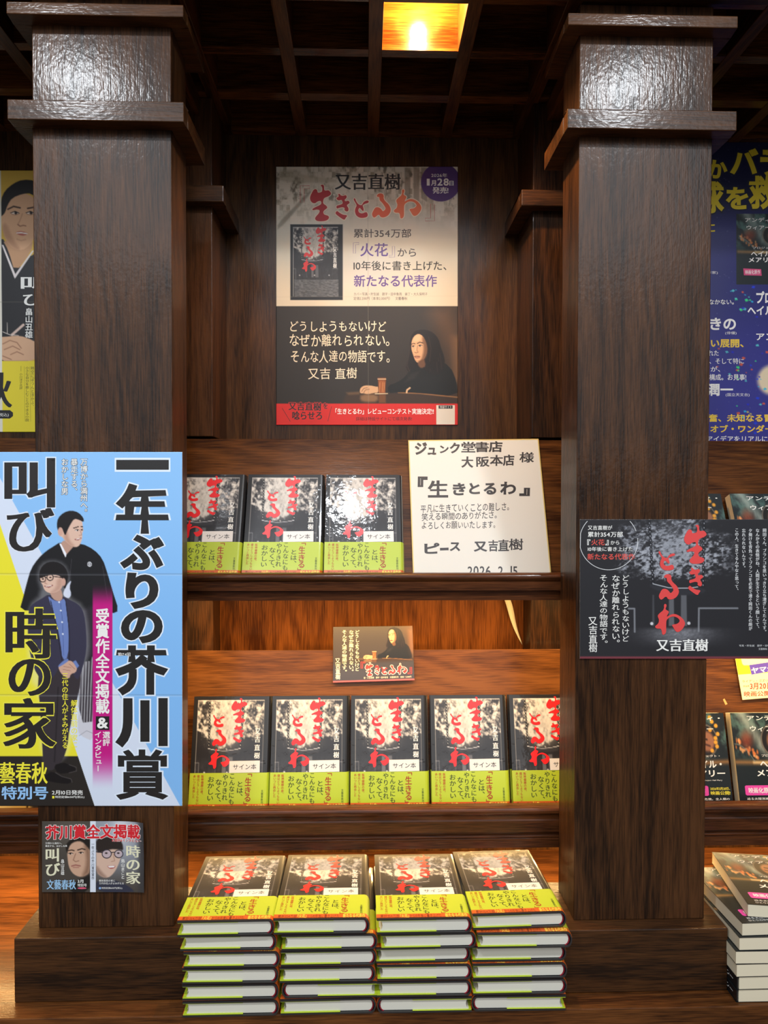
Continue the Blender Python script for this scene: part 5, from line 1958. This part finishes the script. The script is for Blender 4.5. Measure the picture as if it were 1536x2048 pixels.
tm = math.radians(TM)
tu = math.radians(TU)
for x, lab in ((.5215, 'black paperback on the lower shelf, half hidden by the right column'), (.6395, 'black paperback face out on the lower shelf under the yellow card')):
    place_paperback((x, 1.1770+QT*math.cos(tm)+.0042, ZC-.5322+QT*math.sin(tm)+.0006), (R90(TM), 0, 0), lab, 'paperbacks in the right bay')
for x, lab in ((.5200, 'black paperback on the upper shelf, mostly hidden by the right column and black card'), (.6420, 'black paperback on the upper shelf below the deep blue poster')):
    place_paperback((x, 1.1710+QT*math.cos(tu)+.0040, ZC-.1465+QT*math.sin(tu)+.0006), (R90(TU), 0, 0), lab, 'paperbacks in the right bay')
xf = (.5320, .5318, .5305, .5290, .5345, .5400, .5560)
yf = (.9870, .9870, .9850, .9850, .9860, .9890, 1.004)
rz = (0, .01, .012, -.004, .01, .035, -.145)
pn = ('at the bottom, black spine showing', 'second from the bottom, black spine showing', 'third from the bottom', 'in the middle', 'third from the top', 'second from the top', 'on top, turned askew')
for k in range(7):
    zz = ZT+.0004+k*(QT+.0004)
    if k < 2:
        loc = (xf[k]+QW, yf[k], zz+QT)
        rot = (0, PI, rz[k])
    else:
        loc = (xf[k], yf[k], zz)
        rot = (0, 0, rz[k])
    place_paperback(loc, rot, 'paperback in the counter stack of the right bay, %s' % pn[k], 'paperbacks stacked on the counter')

# magazines standing in the left bay, showing under the blue poster
TAN = mat((206, 178, 112), .4, .5, .2)
mg0, cov = soft_book('magazine', .148, .205, .014, TAN, CREAM)
p = Pic(0, 0, 1, 1, 1/70, (216, 190, 122))
p.poly([(.12, .2), (.5, .1), (.62, .5), (.42, 1.0), (-.02, 1.02), (.05, .6)], (52, 50, 60), soft=.05)
p.ell(.34, .30, .14, .10, (206, 160, 130), soft=.03)
p.line([(0, .075), (1, .075)], .11, (120, 40, 34), soft=.02)
p.build('cover_art', q_surface(.01412, .148, .205), PRINT_GLOSS, parent=cov, thick=0)
for i, (x, lab) in enumerate(((-.7115, 'tan magazine on the left bay shelf at the photo edge, under the blue poster'), (-.5595, 'tan magazine on the left bay shelf beside the left column, under the blue poster'))):
    o = mg0 if i == 0 else copy_tree(mg0)
    o.location = (x, 1.1770+.014*math.cos(tm)+.0085, ZC-.5322+.014*math.sin(tm)+.0006)
    o.rotation_euler = (R90(TM), 0, 0)
    tag(o, lab, 'magazine', 'magazines in the left bay')

# yellow shop card on the right bay's backrest
q = [slant(1461, 1262, .004), slant(1606, 1254, .004), slant(1624, 1389, .004), slant(1485, 1400, .004)]
nr = np.array([0, -CS, SN])
k_ = cropmap(1396, 1300, .1953)
PQ = [(1461, 1262), (1606, 1254), (1624, 1389), (1485, 1400)]
P = quad_surface(q, nr, PQ)
PR = quad_surface(q, nr, [(0, 0), (145, 0), (145, 138), (0, 138)])
p = Pic(0, 0, 145, 138, 1.2, (240, 228, 178))
p.poly([(0, 0), (145, 0), (145, 88), (0, 88)], (214, 216, 40), rnd=False)
p.poly([(11, 8), (150, 8), (150, 72), (16, 72), (11, 66)], (244, 234, 196), soft=2)
card = p.build('shop_card', PR, PRINT, origin=(np.array(q[0])+np.array(q[2]))/2)
tag(card, 'yellow and cream shop card with red and purple lettering on the right bay backrest', 'card')
b = MB()
poly(b, P, [k_(528, 165), k_(900, 110), k_(912, 200), k_(552, 262)], (84, 66, 176))
T(b, P, 'ヤマシタ', bx(k_, 550, 172, 860, 236), WHITE, bold=.03, lift=1, skew=-.12)
RD = (206, 50, 34)
T(b, P, 'ライアン・ゴズリング主演', bx(k_, 456, 308, 860, 336), RD, bold=.012, skew=-.04)
T(b, P, '2026年', bx(k_, 462, 364, 530, 388), RD, bold=.01)
T(b, P, '3月20日', bx(k_, 535, 342, 760, 408), RD, bold=.024, skew=-.03)
T(b, P, '映画公開!', bx(k_, 472, 424, 760, 476), RD, bold=.02, skew=-.03)
build_blocks(b, 'lettering', card)

# torn tape on the same backrest
q = [slant(1446, 1399, .0006), slant(1449, 1397, .0006), slant(1455, 1408, .0006), slant(1451, 1410, .0006)]
b = MB()
lo = [np.array(a)-nr*.0004 for a in q]
b.add(q+lo, [(0, 1, 2, 3), (7, 6, 5, 4), (0, 1, 5, 4), (1, 2, 6, 5), (2, 3, 7, 6), (3, 0, 4, 7)], mat((214, 160, 96), .3))
tag(b.build('tape_scrap', origin=(np.array(q[0])+np.array(q[2]))/2), 'tiny scrap of clear tape left on the wooden backrest by the yellow card', 'tape')

# pale strip dangling from under the upper shelf
b = MB()
pts = []
N = 14
for i in range(N+1):
    t = i/N
    x = .2560+.0475*t+.0060*math.sin(t*PI*1.6)*(1-t)
    y = 1.330+.026*t+.006*math.sin(PI*t)
    z = -.1650-.1165*t
    w = (.0072*(1-t**2.2)+.0007)
    pts.append((x, y, ZC+z, w))
V = []
for x, y, z, w in pts:
    V += [(x-w*.9, y, z+w*.35), (x+w*.9, y, z-w*.35), (x+w*.9, y+.0005, z-w*.35), (x-w*.9, y+.0005, z+w*.35)]
F = []
for i in range(N):
    for j in range(4):
        F.append((4*i+j, 4*i+(j+1) % 4, 4*(i+1)+(j+1) % 4, 4*(i+1)+j))
F += [(0, 1, 2, 3), (4*N, 4*N+1, 4*N+2, 4*N+3)]
b.add(V, F, mat((246, 236, 200), .45), True)
tag(b.build('paper_strip', origin=(pts[0][0], pts[0][1], pts[0][2])), 'pale curled strip dangling below the upper shelf near the right column', 'strip')
